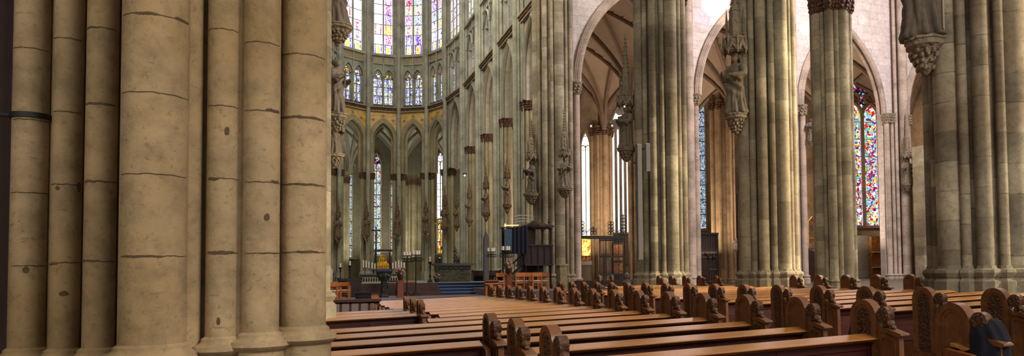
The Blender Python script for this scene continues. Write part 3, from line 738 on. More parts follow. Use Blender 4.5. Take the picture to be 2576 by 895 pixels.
vlabels = ['apse pier', ]
nl = ['behind the stacked statues at the left of the apse', 'first from the left visible in the apse', 'left of the gold shrine in the apse', 'right of the crucifix window in the apse',
      'behind the six thick candles in the apse', 'right of the yellow-based window', 'where the apse turns into the straight choir side', 'straight side of the choir, farthest bay',
      'straight side of the choir, third bay back', 'straight side of the choir, second bay back', 'straight side of the choir, nearest bay beside the crossing']
for i, (x, y) in enumerate(V):
    if i == len(V)-1: continue
    if y >= 66: n = (Cc-Vector((x, y))).normalized()
    else: n = Vector((-1, 0))
    choir_cluster(x, y, n.x, n.y, 'tall grey clustered choir pier, ' + nl[i], capz=12.05 if y > 66 else 13.2)
for i, (x, y) in enumerate(NV): choir_cluster(x, y, 1, 0, 'hidden north choir pier, number %s from the crossing' % ['one', 'two', 'three', 'four', 'five'][i])
mural = M_mural('gilded_spandrel_painting', srgb(206, 168, 92), srgb(140, 70, 50))
angelm = M_plain('painted_red_brown', srgb(150, 100, 72), .7, .3, 9)
bandm = M_mural('dull_gilt_band', srgb(150, 134, 100), srgb(110, 84, 58), 3)
mural2 = M_mural('faded_spandrel_painting', srgb(166, 156, 134), srgb(120, 120, 122))
bay_names = ['first apse bay from the left', 'apse bay over the crucifix', 'central apse bay', 'apse bay right of centre', 'last narrow apse bay', 'bay joining apse and choir side', 'choir side fourth bay', 'choir side third bay', 'choir side second bay', 'choir side nearest bay']
def choir_bay(A, B, nm, apse):
    A3 = Vector((*A, 0)); B3 = Vector((*B, 0)); L = (B3-A3).length; U = (B3-A3).normalized(); N = Vector((U.y, -U.x, 0))
    P = lambda u, z, n=0: A3+U*u+Z3*z+N*n
    zc = 12.05 if max(A[1], B[1]) > 66 else 13.2; zsp = 15.45 if apse else 15.2; rise = 1.85 if apse else 3.1; w = L/2-.5 if apse else L/2-1.15
    zt = 18.9 if apse else 19.1
    o = wall_with_arches('wall_choir', 'painted wall over the pointed arch, '+nm, A, B, zc, zt-.5, [(L/2, w, zsp, rise)], .9, m['choir'] if apse else mural2, m['choir'] if apse else m['rib_c'], 10, ((.04, .1), (.2, .1), (.38, .09), (.56, .08)) if apse else ((.06, .13), (.3, .11), (.52, .08), (.75, .06)), stilt=True)
    if apse:
        sp_ = MB(); wo, ho, nn = w+.4, rise+.5, 24; lo_ = lambda u: zsp+arch_z(u-L/2, wo, ho) if abs(u-L/2) < wo else zsp
        for q in range(nn):
            u0, u1 = .12+(L-.24)*q/nn, .12+(L-.24)*(q+1)/nn
            sp_.add([P(u0, lo_(u0), .012), P(u1, lo_(u1), .012), P(u1, zt-.5, .012), P(u0, zt-.5, .012), P(u0, lo_(u0), -.01), P(u1, lo_(u1), -.01), P(u1, zt-.5, -.01), P(u0, zt-.5, -.01)], [(0, 1, 2, 3), (7, 6, 5, 4), (0, 4, 5, 1), (3, 2, 6, 7)])
        sp_.build('gilded_spandrel', mural, o, False)
        for du, dz_ in ((0, 17.98), (-.98, 17.55), (.98, 17.55)):
            a_ = MB(); pts = []
            for q in range(16): rr = (.30, .13, .22, .12)[q % 4]; pts.append((rr*math.cos(q*PI/8+PI/2), rr*.8*math.sin(q*PI/8+PI/2)))
            a_.prism(pts, P(L/2+du, dz_, .0), U, Z3, N, .0, .022); a_.build('painted_angel', angelm, o, False)
        a_ = MB(); a_.obox(A3, U, Z3, N, .25, L-.25, zt-.62, zt-.57, 0, .02); a_.build('painted_border', angelm, o, False)
    # cornice with leaf frieze
    c = MB(); c.obox(A3, U, Z3, N, 0, L, zt-.5, zt-.38, -.5, .22); c.obox(A3, U, Z3, N, 0, L, zt-.12, zt, -.5, .38); c.build('cornice', m['choir'], o, False)
    c = MB(); c.obox(A3, U, Z3, N, 0, L, zt-.38, zt-.12, -.5, .2)
    k = int(L/.28)
    for i in range(k): c.ball(P((i+.5)*L/k, zt-.25, .24), .1, .1, .1, 6, 4)
    c.build('leaf_frieze', m['cap'], o)
    # triforium screen: two openings
    z0 = zt; zs = 22.0; z1 = 23.3; g = .5 if apse else .8
    ow = (L-2*g)/2
    ar = [(g+ow*.5, ow*.44, zs, min(1.2, ow*.75)), (g+ow*1.5, ow*.44, zs, min(1.2, ow*.75))]
    s = wall_with_arches('wall_triforium', 'grey triforium screen with two pointed openings, '+nm, A, B, z0+.001, z1, ar, .35, m['choir_up'], m['choir_up'], 8, ((.0, .06), (.12, .05)))
    # panel moulding and band above
    c = MB(); c.obox(A3, U, Z3, N, 0, L, z1, z1+.12, -.5, .16); c.obox(A3, U, Z3, N, 0, L, 24.1, 24.35, -.5, .3)
    for u in (g, L/2, L-g): c.tube([P(u, z0, .12), P(u, 24.1, .12)], .06, 6)
    c.build('string_course', m['choir_up'], s, False)
    c = MB(); c.obox(A3, U, Z3, N, 0, L, z1+.12, 24.1, -.5, .05); c.build('quatrefoil_band', bandm if apse else m['choir_up'], s, False)
    c = MB(); c.obox(A3, U, Z3, N, g, L-g, z0, z0+.28, -.34, .02)
    c.build('parapet', m['grid'], s, False)
    # glass windows at the back of the triforium passage
    for i, (uc, hw, zs_, rr) in enumerate(ar):
        a = P(uc-hw, 0, -.36); b = P(uc+hw, 0, -.36)
        gothic_window('blue and white two-light triforium window, %s side of the %s' % (('left', 'right')[i], nm), (a.x, a.y), (b.x, b.y), z0+.3, zs_-.1, rr+.1, 2, m['g_trif'], m['g_trif_t'], m['choir_up'], .2, .9, True, .05, .06)
    # clerestory
    a = P(g+.05, 0, -.1); b = P(L-g-.05, 0, -.1)
    gothic_window('tall white and coloured clerestory window above the %s' % nm, (a.x, a.y), (b.x, b.y), 24.35, 33, 3.5, 2 if apse else 4, m['g_clere_c'] if nm.startswith(('first', 'apse bay right', 'last')) else m['g_clere'], m['g_clere'], m['choir_up'], .4, 1.05, False, .1, .13)
    c = MB()
    for u0, u1 in ((0, g-.02), (L-g+.02, L)): c.obox(A3, U, Z3, N, u0, u1, 24.35, 33, -.5, 0)
    c.build('jamb', m['choir_up'], s, False)
for i in range(len(V)-1):
    choir_bay(V[i], V[i+1], bay_names[i], V[i][1] >= 70 and V[i+1][1] >= 70)
hid = ['nearest hidden north bay', 'second hidden north bay', 'third hidden north bay', 'fourth hidden north bay', 'fifth hidden north bay']
fullN = NV+[V[0]]
NV_ = 0
for i in range(5): choir_bay(fullN[i], fullN[i+1], hid[i], False)
# wall from the last choir bay to the crossing pier
# ------------------------------------------------------------------ ambulatory
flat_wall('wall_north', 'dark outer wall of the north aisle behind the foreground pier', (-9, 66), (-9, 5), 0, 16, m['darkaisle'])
def outv(x, y, d):
    if y >= 66: n = (Vector((x, y))-Cc).normalized()
    else: n = Vector((1, 0))
    return (x+n.x*d, y+n.y*d)
OUT = [outv(x, y, 8.5) for x, y in V]
VC = (m['vault_c'], m['rib_c'])
IN2 = [outv(x, y, .5) for x, y in V]
OUT[-1] = (22.1, 39.75); IN2[-1] = (13.7, 39.75)
for i in range(len(V)-1):
    vault('ribbed ambulatory vault behind the %s' % bay_names[i], [IN2[i], IN2[i+1], OUT[i+1], OUT[i]], 12.9 if i < 5 else 13.2, (4.9, 4.9) if i < 5 else (6.0, 6.0), VC if i < 5 else V1, ribr=.14, n=8)
for i in range(6):
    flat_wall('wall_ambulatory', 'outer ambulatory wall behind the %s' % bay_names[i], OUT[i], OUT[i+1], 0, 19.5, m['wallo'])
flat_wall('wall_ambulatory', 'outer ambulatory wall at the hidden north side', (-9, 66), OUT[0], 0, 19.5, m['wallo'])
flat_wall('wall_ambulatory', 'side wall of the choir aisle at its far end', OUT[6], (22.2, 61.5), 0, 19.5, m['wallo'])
def on_line(px, A, B, off=.12):
    A = Vector((*A, 0)); B = Vector((*B, 0)); U = (B-A).normalized(); N = Vector((U.y, -U.x, 0)); d = ray(px, 600)
    s = (A+N*off-EYE).dot(N)/d.dot(N); return EYE+d*s
def win_px(label, pxl, pxr, ytop, ybot, A, B, lights, gm, gt, rise_k=1.1, stone=None, bars=1.35, off=.12, **k):
    a = on_line(pxl, A, B, off); b = on_line(pxr, A, B, off)
    c = on_line((pxl+pxr)/2, A, B, off); dz = depth(c)
    zz = lambda y: (EYE+ray((pxl+pxr)/2, y)*(dz/ray((pxl+pxr)/2, y).dot(fw))).z
    w = (Vector((b.x, b.y))-Vector((a.x, a.y))).length/2; rise = w*2*rise_k
    zt, z0 = zz(ytop), zz(ybot)
    return gothic_window(label, (a.x, a.y), (b.x, b.y), z0, zt-rise, rise, lights, gm, gt, stone or m['choir'], .35, bars, **k)
win_px('slim pale mosaic chapel window at the left of the apse', 877, 893, 405, 648, OUT[1], OUT[2], 2, m['g_chap'], m['g_chap'])
win_px('tall mosaic chapel window behind the crucifix', 934, 959, 383, 640, OUT[2], OUT[3], 2, m['g_chap'], m['g_rose'], 1.3)
win_px('narrow sliver of mosaic chapel window right of the crucifix window', 981, 989, 450, 640, OUT[2], OUT[3], 1, m['g_chap'], m['g_chap'])
win_px('white chapel window with rounded tracery head right of centre', 1098, 1119, 380, 560, OUT[3], OUT[4], 2, m['g_white'], m['g_white'], 1.3, bars=1.9)
a_, b_ = on_line(1099, OUT[3], OUT[4]), on_line(1118, OUT[3], OUT[4])
wy = win_px('yellow and red stained glass panel at the foot of the white chapel window', 1099, 1118, 552, 637, OUT[3], OUT[4], 2, m['g_yellow'], m['g_yellow'], .25, bars=1.2, off=.2, tracery=False)
for px, D, lb, zc in ((1040, 80.6, 'dark clustered ambulatory pier right of the central bay', 12.4), (864, 79.4, 'dark clustered ambulatory pier at the far side of the apse', 12.2)):
    p = at(px, 600, D); aisle_pier(px, p.x, zc, lb, {1040: .8, 864: .5}[px], D=D, mat='choir')
A1, B1 = (14.5, 72), (52, 56.3)
win_px('bright white aisle window left of the brown pier in the first arch', 1463, 1487, 330, 598, A1, B1, 2, m['g_cream'], m['g_cream'], 1.6, bars=9, stone=m['rose'])
win_px('bright cream aisle window right of the brown pier in the first arch', 1540, 1586, 262, 585, A1, B1, 4, m['g_cream'], m['g_cream'], 1.3, bars=30, stone=m['rose'], mull=.28)
win_px('bluish lattice window through the second arch', 1757, 1779, 190, 576, A1, B1, 1, m['g_latt'], m['g_latt'], 2.2, stone=m['brown'], bars=2.0)
win_px('orange lit window strip behind the left statue of the far crossing pier', 1326, 1341, 385, 600, OUT[5], OUT[6], 1, m['g_yellow'], m['g_yellow'], 1.0, stone=m['brown'], bars=2)
win_px('large pictorial stained glass window with saints beyond the third arch', 2134, 2216, 158, 568, (34.6, 50.9), (56, 47.6), 2, m['g_pict'], m['g_rose'], 1.25, stone=m['brown'], bars=30, mull=.3, fr=.16)
# ------------------------------------------------------------------ statues
def figure_mb(seed, hgt, variant):
    rnd = random.Random(seed); mb = MB(); ph = rnd.uniform(0, 6); sway = rnd.choice((-1, 1))*.02
    secs = [(0, .165, .13), (.03, .17, .135), (.12, .15, .12), (.25, .14, .112), (.4, .138, .108), (.5, .14, .108), (.58, .13, .1), (.66, .13, .095), (.74, .14, .09), (.79, .138, .08), (.82, .115, .07), (.845, .06, .05), (.86, .04, .04), (.885, .038, .038)]
    seg = 72; P = []; fs = []; n = 64; sd = 1 if seed % 2 else -1
    for i in range(n):
        z = .885*i/(n-1)
        for q in range(len(secs)-1):
            if secs[q][0] <= z <= secs[q+1][0]+1e-9: break
        k = (z-secs[q][0])/(secs[q+1][0]-secs[q][0]); k = k*k*(3-2*k)
        rx = secs[q][1]*(1-k)+secs[q+1][1]*k; ry = secs[q][2]*(1-k)+secs[q+1][2]*k
        av = .32*max(0, min(1, (.62-z)/.5)); ad = .2*max(0, 1-abs(z-.5)/.27)
        for j in range(seg):
            t = 2*PI*j/seg; w1 = abs(math.cos(4*t+ph+.5*math.sin(z*7+t)))**.6-.6; w2 = abs(math.cos(6.5*t+ph*2-z*2))**.7-.6
            front = max(0, -math.sin(t-.5*sd))
            kk = 1+av*(w1+.5*w2)+ad*front*math.sin(34*z+4.2*sd*t)+.03*(z < .8)*math.cos(3*t)
            P.append((rx*kk*math.cos(t)+sway*math.sin(z*PI), ry*kk*math.sin(t)+.03*math.sin(z*4-.6)*.5, z))
    for i in range(n-1):
        for j in range(seg): a = i*seg+j; b = i*seg+(j+1) % seg; fs.append((a, b, b+seg, a+seg))
    fs += [tuple(range(seg-1, -1, -1)), tuple(range((n-1)*seg, n*seg))]
    mb.add(P, fs)
    tilt = rnd.uniform(-.015, .015)
    mb.ball((tilt, -.015, .935), .046, .054, .066, 14, 10)                       # head
    mb.ball((tilt, -.068, .932), .008, .012, .014, 6, 4)                         # nose
    mb.ball((tilt, -.05, .905), .022, .018, .02, 8, 6)                           # chin
    for s in (-1, 1):
        mb.ball((tilt+s*.02, -.056, .945), .01, .006, .006, 6, 4)                # brow
        # shoulder, upper arm, forearm in a wide sleeve, hand
        el = Vector((s*.17, -.03, .63)); hz = .66+rnd.uniform(-.05, .06); ha = Vector((s*(.07+.04*rnd.random()), -.17, hz))
        mb.tube([(s*.115, 0, .79), (s*.155, -.01, .72), el, el.lerp(ha, .5)+Vector((0, 0, -.015)), ha], [.055, .056, .058, .056, .036], 10)
        mb.tube([el+Vector((0, 0, -.01)), el.lerp(ha, .4)+Vector((0, .01, -.07)), el.lerp(ha, .75)+Vector((0, .0, -.02))], [.03, .045, .02], 8)
        mb.ball(ha+Vector((-s*.01, -.015, .005)), .022, .026, .03, 8, 6)
        for f in range(4): mb.tube([ha+Vector((-s*.012, -.02, .02-.011*f)), ha+Vector((-s*.035, -.045, .018-.011*f)), ha+Vector((-s*.055, -.035, .014-.011*f))], .006, 5)
    if variant == 'bishop':
        mb.lathe([(.05, 0), (.055, .03), (.035, .08), (.004, .125)], tilt, -.01, 10, .965, sy=.7)
        mb.tube([(-.2, -.12, .0), (-.2, -.13, .95), (-.19, -.15, 1.02), (-.15, -.15, 1.03), (-.15, -.14, .98)], .009, 6)
    elif variant == 'queen':
        mb.lathe([(.05, 0), (.056, .03), (.05, .035)], tilt, -.01, 10, .985)
        mb.tube([(.05, .02, .98), (.075, .03, .9), (.085, .03, .8)], .03, 8); mb.tube([(-.05, .02, .98), (-.075, .03, .9), (-.085, .03, .8)], .03, 8)
    elif variant == 'book':
        mb.obox(Vector((.05, -.19, .66)), X3, Z3, Y3, -.05, .05, -.06, .07, -.02, .02); mb.ball((tilt, .01, .955), .055, .06, .06, 12, 8)
    elif variant == 'staff':
        mb.tube([(.17, -.17, 0), (.17, -.17, 1.02)], .012, 6); mb.ball((tilt, -.06, .885), .035, .03, .05, 8, 6)
    else:
        mb.ball((tilt, .01, .955), .055, .06, .06, 12, 8); mb.tube([(-.1, -.19, .45), (-.08, -.2, .8)], .014, 6)
    return mb
fig_cache = {}
def statue(label, px, ytop, ybot, L=None, D=None, face=-90, mat='statue', variant='book', seed=1, console='foliage', canopy=0, group=None, name='saint_statue', cw=1.0, smat='capstone', tilt=0, cr=.17, wd=1.2, leafy=True):
    pb = atX(px, ybot, L) if L is not None else at(px, ybot, D)
    pt = atX(px, ytop, L) if L is not None else at(px, ytop, D)
    h = pt.z-pb.z
    t = empty(name, pb, label, 'statue', group)
    key = (seed, variant)
    if key not in fig_cache: fig_cache[key] = figure_mb(seed, 1, variant)
    rot = Matrix.Rotation(math.radians(face+90), 3, 'Z')
    f = MB(); f.f = fig_cache[key].f
    f.v = [tuple((rot @ Vector((p[0]*wd, p[1]*wd, p[2])))*h+pb) for p in fig_cache[key].v]
    o = f.build('figure', m[mat], t, True, 60)
    md = o.modifiers.new('fuse', 'REMESH'); md.mode = 'VOXEL'; md.voxel_size = h*.0105; md.use_smooth_shade = True
    # console under the feet
    w = h*.2*cw; c = MB()
    prof = [(w*.12, -h*.34), (w*.35, -h*.30), (w*.45, -h*.25), (w*.62, -h*.2), (w*.6, -h*.17), (w*.85, -h*.11), (w*1.0, -h*.09), (w*1.12, -h*.075), (w*1.12, -h*.03), (w*1.2, -h*.025), (w*1.2, 0)]
    c.lathe(prof, pb.x, pb.y, 8, pb.z, PI/8)
    rn = random.Random(seed)
    for lev, rr in ((-.13, .8), (-.17, .72), (-.22, .58), (-.27, .42)) if leafy else ():
        for i in range(11):
            a = 2*PI*i/11+lev*9+rn.uniform(-.15, .15); c.ball((pb.x+w*rr*math.cos(a), pb.y+w*rr*math.sin(a), pb.z+h*(lev+rn.uniform(-.01, .01))), w*.14, w*.14, h*.03, 5, 4, Matrix.Rotation(rn.random(), 3, 'X'))
    c.build('console', m[smat], t, True, 45)
    if canopy:
        zt = pt.z+h*.03; r = h*cr; c = MB(); hb = h*.24
        c.lathe([(r*.75, 0), (r*.95, .02*h), (r, .04*h), (r, hb*.85), (r*1.1, hb*.9), (r*1.1, hb), (r*.8, hb)], pb.x, pb.y, 8, zt, PI/8)
        for i in range(8):     # hanging gablets round the rim
            a = PI/4*i; R = r*1.02; q = Vector((math.cos(a), math.sin(a), 0)); s_ = Vector((-q.y, q.x, 0)); o0 = Vector((pb.x, pb.y, zt))+q*R
            c.prism([(-r*.36, -h*.0), (-r*.3, hb*.35), (0, hb*.85), (r*.3, hb*.35), (r*.36, 0), (r*.22, hb*.1), (0, hb*.38), (-r*.22, hb*.1)][::-1], o0, s_, Z3, q, 0, r*.12)
            a += PI/8; c.lathe([(.004, -.05*h), (r*.12, 0), (r*.1, hb*.3), (r*.1, hb), (.003, hb*1.35)], pb.x+R*1.05*math.cos(a), pb.y+R*1.05*math.sin(a), 6, zt)
        if canopy > 0:
            hs = canopy*h; k = 9
            c.lathe([(r*.6, hb), (r*.5, hb+hs*.35), (r*.55, hb+hs*.36), (r*.3, hb+hs*.45), (r*.05, hb+hs)], pb.x, pb.y, 8, zt)
            for i in range(k):
                z = hb+hs*(.4+.6*i/k); rr = r*.38*(1-i/k)+r*.06
                for q in range(4): a = q*PI/2+.3; c.ball((pb.x+rr*math.cos(a), pb.y+rr*math.sin(a), zt+z), r*.11, r*.11, r*.11, 5, 4)
            for q in range(4):
                a = q*PI/2+PI/4; c.lathe([(r*.12, hb), (r*.12, hb+hs*.25), (.003, hb+hs*.42)], pb.x+r*.75*math.cos(a), pb.y+r*.75*math.sin(a), 6, zt)
        c.build('canopy', m[smat], t, False)
    return t
statue('weathered statue cut off by the picture top on the near right pier', 2326, -165, 100, L=12.08, mat='statue_d', variant='staff', seed=2, face=-150, cw=.8)
statue('robed statue with outstretched hand under a crown-like canopy on the tall sunlit pier', 1853, 137, 288, L=12.2, mat='statue', variant='queen', seed=3, face=-165, canopy=1.3, cw=.85, cr=.19)
statue('bishop statue with praying hands on the pier beside the bright arch', 1576, 268, 372, L=12.0, mat='statue', variant='book', seed=4, face=-170, canopy=1.5, cw=1.0, cr=.2)
statue('dark statue leaning forward on the left face of the far crossing pier', 1338, 404, 487, L=11.85, mat='statue_d', variant='plain', seed=5, face=180, canopy=1.0, cw=1.15)
statue('statue with spread arms on the front of the far crossing pier', 1421, 397, 473, D=37.1, mat='statue', variant='plain', seed=6, face=-110, canopy=1.4, cw=1.15)
statue('topmost dark statue cropped by the picture top beside the tan foreground pier', 852, -70, 64, D=13.2, mat='statue_d', variant='book', seed=7, face=-60, cw=1.1, smat='capstone')
statue('dark statue in the middle of the stack beside the tan foreground pier', 845, 152, 286, D=19.6, mat='statue_d', variant='plain', seed=8, face=-30, cw=.9)
statue('lowest dark statue holding a box, of the stack beside the tan foreground pier', 842, 297, 388, D=27.6, mat='statue_d', variant='book', seed=9, face=-40, cw=1.2)
ch = [(1276, 450, 516, 12.25, None, 'book', 'brown robed choir statue nearest the pulpit'),
      (1223, 476, 537, 12.25, None, 'bishop', 'patterned choir statue second from the pulpit'),
      (1181, 500, 553, 12.2, None, 'plain', 'dark choir statue with raised hand third from the pulpit'),
      (1149, 522, 567, 12.1, None, 'queen', 'reddish choir statue fourth from the pulpit'),
      (1119, 518, 572, None, 68.7, 'staff', 'faint choir statue right beside the yellow-based window'),
      (1071, 536, 583, None, 71.8, 'book', 'pale choir statue left of the yellow-based window'),
      (1000, 543, 590, None, 73.6, 'plain', 'choir statue above the six thick candles'),
      (922, 546, 592, None, 73.6, 'bishop', 'reddish choir statue left of the crucifix window'),
      (851, 547, 596, None, 72.0, 'book', 'leftmost choir statue beside the stack of dark statues')]
for i, (px, a, b, L, D, v, lb) in enumerate(ch):
    statue(lb, px, a, b, L=L, D=D, mat='statue_c', variant=v, seed=11+i, face=180 if L else -90-(px-960)*.2, canopy=.7, smat='canopy_c', cw=.75, cr=.11, wd=1.0, leafy=False)
statue('small statue under a canopy on the pale shafts right of the third arch', 2283, 400, 462, D=38.2, mat='statue', variant='plain', seed=21, face=-110, canopy=1.6, cw=1.0)
statue('tiny pinkish saint figure fixed to the brown bundled pier', 1852, 597, 627, D=46.0, mat='rose', variant='plain', seed=22, face=-110, cw=.6)
statue('small figure high on the dark pier left of the third arch', 2040, 300, 352, D=38.5, mat='statue_d', variant='book', seed=23, face=-110, cw=.9)
# ------------------------------------------------------------------ pews
def arc(cy_, cz_, r, a0, a1, n): return [(cy_+r*math.cos(math.radians(a0+(a1-a0)*i/n)), cz_+r*math.sin(math.radians(a0+(a1-a0)*i/n))) for i in range(n+1)]
def mk_end():
    mb = MB(); O = Vector((0, 0, 0))
    prof = [(.46, 0), (.46, .42), (.43, .46), (.23, .50), (.19, .56), (.18, .98)]+arc(.02, 1.03, .16, 6, 174, 14)+[(-.14, .98), (-.17, .955), (-.29, .93), (-.38, .89), (-.385, .85), (-.37, 0)]
    mb.prism(prof, O, Y3, Z3, X3, -.026, .026)
    outer = [(.18, .40)]+arc(.02, 1.03, .16, 0, 180, 16)+[(-.14, .40)]
    inner = [(.13, .40)]+arc(.02, 1.03, .11, 0, 180, 16)+[(-.09, .40)]
    mb.band(outer, inner, O, Y3, Z3, X3, -.045, .045)
    inner2 = [(.105, .40)]+arc(.02, 1.03, .085, 0, 180, 16)+[(-.065, .40)]
    mb.band([(y, z) for y, z in inner], inner2, O, Y3, Z3, X3, -.034, .034)
    mb.prism([(-.17, .06), (-.17, .86), (-.22, .90), (-.35, .86), (-.35, .06), (-.32, .06), (-.32, .83), (-.23, .86), (-.2, .84), (-.2, .06)], O, Y3, Z3, X3, -.04, .04)
    me = mb.mesh('end_panel', m['pewend'], True, angle=30)
    s = MB()
    def disc(cy_, cz_, r, hw):
        for rr, w in ((r, hw), (r*.78, hw*1.12), (r*.6, hw*.9), (r*.38, hw*1.2)):
            s.prism(arc(cy_, cz_, rr, 0, 337.5, 15), O, Y3, Z3, X3, -w, w)
        for q in range(8):
            a = q*PI/4
            for sx in (-1, 1): s.ball((sx*hw*1.0, cy_+r*.68*math.cos(a), cz_+r*.68*math.sin(a)), .014, r*.2, r*.2, 6, 4)
    disc(-.215, 1.055, .07, .036)
    s.ball((0, -.27, .982), .042, .036, .034, 10, 6); s.ball((0, -.22, .965), .04, .03, .03, 8, 5); s.ball((0, -.3, .95), .028, .026, .022, 8, 5)
    sc = s.mesh('scroll', m['carv'], True, angle=50)
    c = MB(); c.prism([(-.18, .945), (-.27, .942), (-.425, .905), (-.435, .89), (-.41, .875), (-.18, .91)], O, Y3, Z3, X3, -.05, .05)
    ac = c.mesh('arm_cap', m['pewend'], False)
    cv = MB(); rn = random.Random(3); cv.prism([(.10, .40)]+arc(.02, 1.03, .08, 0, 180, 12)+[(-.06, .40)], O, Y3, Z3, X3, -.0275, .0275)
    for i in range(110):
        z = .45+.66*rn.random(); y = .02+rn.uniform(-.08, .08)
        if z > 1.03 and (y-.02)**2+(z-1.03)**2 > .0065: continue
        a = rn.uniform(0, PI); Mx = Matrix.Rotation(a, 3, 'X')
        for sx in (-1, 1): cv.ball((sx*.03, y, z), .012, .024, .012, 6, 4, Mx)
    for i in range(5):
        cv.tube([(sx*.03, .02+.06*math.cos(q*.7)*(1-q*.06), .5+.13*i+.07*math.sin(q*.7)*(1-q*.06)) for q in range(9) for sx in (-1,)], .009, 5)
        cv.tube([(.03, .02+.06*math.cos(q*.7)*(1-q*.06), .5+.13*i+.07*math.sin(q*.7)*(1-q*.06)) for q in range(9)], .009, 5)
    cm = cv.mesh('carving', m['carv'], True, angle=60)
    pl = MB(); pl.prism([(.46, 0), (.46, .44), (.02, .46), (.0, .84), (-.24, .81), (-.26, .7), (-.3, 0)], O, Y3, Z3, X3, -.025, .025)
    return me, sc, ac, cm, pl.mesh('end_panel', m['pew'], False)
E_ME, E_SC, E_AC, E_CV, E_PL = mk_end()
def child(name, me, par, loc=(0, 0, 0), mat=None):
    o = bpy.data.objects.new(name, me); C.objects.link(o); o.parent = par; o.location = loc; return o
RAILP = [(-.005, .880), (-.132, .851), (-.148, .847), (-.153, .841), (-.148, .834), (-.135, .832), (-.005, .858)]
pew_cache = {}
def pew_parts(Lg):
    k = round(Lg, 2)
    if k in pew_cache: return pew_cache[k]
    O = Vector((0, 0, 0)); a, b = .03, Lg-.03
    r = MB(); r.prism(RAILP, O, Y3, Z3, X3, a, b)
    mo = MB(); mo.prism([(-.12, .836), (-.135, .828), (-.125, .818), (-.11, .81), (-.09, .81), (-.09, .84)], O, Y3, Z3, X3, a, b)
    p = MB(); p.box(a, b, -.04, -.012, .12, .85); p.box(a, b, -.055, -.005, .74, .80); p.box(a, b, -.055, -.005, .42, .47)
    n = max(2, int(Lg/.9))
    for i in range(n+1):
        x = a+(b-a)*i/n; p.box(max(a, x-.04), min(b, x+.04), -.058, -.002, .12, .80)
    s = MB(); s.prism([(.0, .42), (.0, .455), (.40, .45), (.42, .44), (.42, .41)], O, Y3, Z3, X3, a, b); s.box(a, b, .36, .385, .28, .41)
    kn = MB(); kn.prism([(-.40, .16), (-.40, .19), (-.2, .205), (-.2, .165)], O, Y3, Z3, X3, a, b)
    pew_cache[k] = (r.mesh('book_shelf', m['rail']), mo.mesh('shelf_moulding', m['pew']), p.mesh('back_panel', m['pewdark']), s.mesh('seat', m['pew']), kn.mesh('kneeler', m['pew']))
    return pew_cache[k]
rotT = -math.atan(TILT)
def pew(x0, x1, yc, left, right, label, group=None, z=0, name='church_pew', inner=False):
    Lg = x1-x0; t = empty(name, (x0, yc, gz(x0)+z), label, 'pew', group); t.rotation_euler = (0, rotT, 0)
    r, mo, p, s, kn = pew_parts(Lg)
    rr = child('book_shelf', r, t); child('shelf_moulding', mo, rr); child('back_panel', p, t); child('seat', s, t); child('kneeler', kn, t)
    for kind, x in ((left, 0), (right, Lg)):
        if kind == 'carved' or kind == 'arched':
            e = child('end_panel', E_ME, t, (x, 0, 0)); child('scroll', E_SC, e); child('arm_cap', E_AC, e)
            if kind == 'carved': child('carving', E_CV, e)
            if inner == 1 and x == 0: e.scale = (1, 1, .962)
            if inner == 2: e.scale = (1, 1, .94)
        else: child('end_panel', E_PL, t, (x, 0, 0))
    return t
S = .97; YA = 5.05; YB = 5.48
num = ['first', 'second', 'third', 'fourth', 'fifth', 'sixth', 'seventh', 'eighth', 'ninth', 'tenth', 'eleventh', 'twelfth', 'thirteenth', 'fourteenth', 'fifteenth', 'sixteenth', 'seventeenth', 'eighteenth', 'nineteenth', 'twentieth']
ga = 'long pews of the left block'; gb = 'pews of the right block'; gl = 'short pews left of the inner pew ends'
pew(4.6, 4.73, YA-S, 'plain', 'arched', 'nearest oak pew, its big arched end at bottom right beside the dark navy stand-in', ga)
for k in range(16):
    y = YA+k*S; lb = '%s oak pew of the left block, ' % num[k]
    if k <= 2:
        pew(1.70, 4.73, y, 'carved', 'arched' if k != 0 else 'carved', lb+'right of the inner pew ends', ga, inner=True)
        if k > 1: pew(-.35, 1.61, y, 'plain', 'plain', 'left stretch of the %s oak pew row, between foreground pier and inner pew end' % num[k] if 1 else lb+'stretch between foreground pier and inner pew end', gl)
    elif k <= 5: pew(-.35, 4.73, y, 'plain', 'arched', lb+'running unbroken from the foreground pier', ga)
    elif k == 6: pew(1.62, 4.73, y, 'plain', 'arched', lb+'starting right of the three small pew ends', ga)
    elif k <= 9:
        pew(1.95, 4.73, y, 'plain', 'arched', lb+'right of the three small pew ends', ga)
        pew(.2, 1.80, (12.6, 13.5, 14.5)[k-7], 'plain', 'carved', 'left pew ending in the %s of the three small pew ends' % ('right', 'middle', 'left')[k-7], gl, inner=2)
    else: pew(1.55, 4.73, y, 'plain', 'arched', lb+'among the far rows near the altar', ga)
for k in range(16):
    y = YB+k*S; right = 'arched' if k in (6, 7, 8, 9, 10, 14, 15) else 'plain'
    pew(6.95, 11.75, y, 'carved', right, '%s oak pew of the right block across the aisle' % num[k], gb)
for k in (16, 17, 18):
    pew(9.2, 11.75, YB+k*S, 'plain', 'arched', 'short oak pew before the crossing pier, %s row of the right block' % num[k], gb)
for px, yy in ((2168, 12.8), (2094, 13.8)): pass
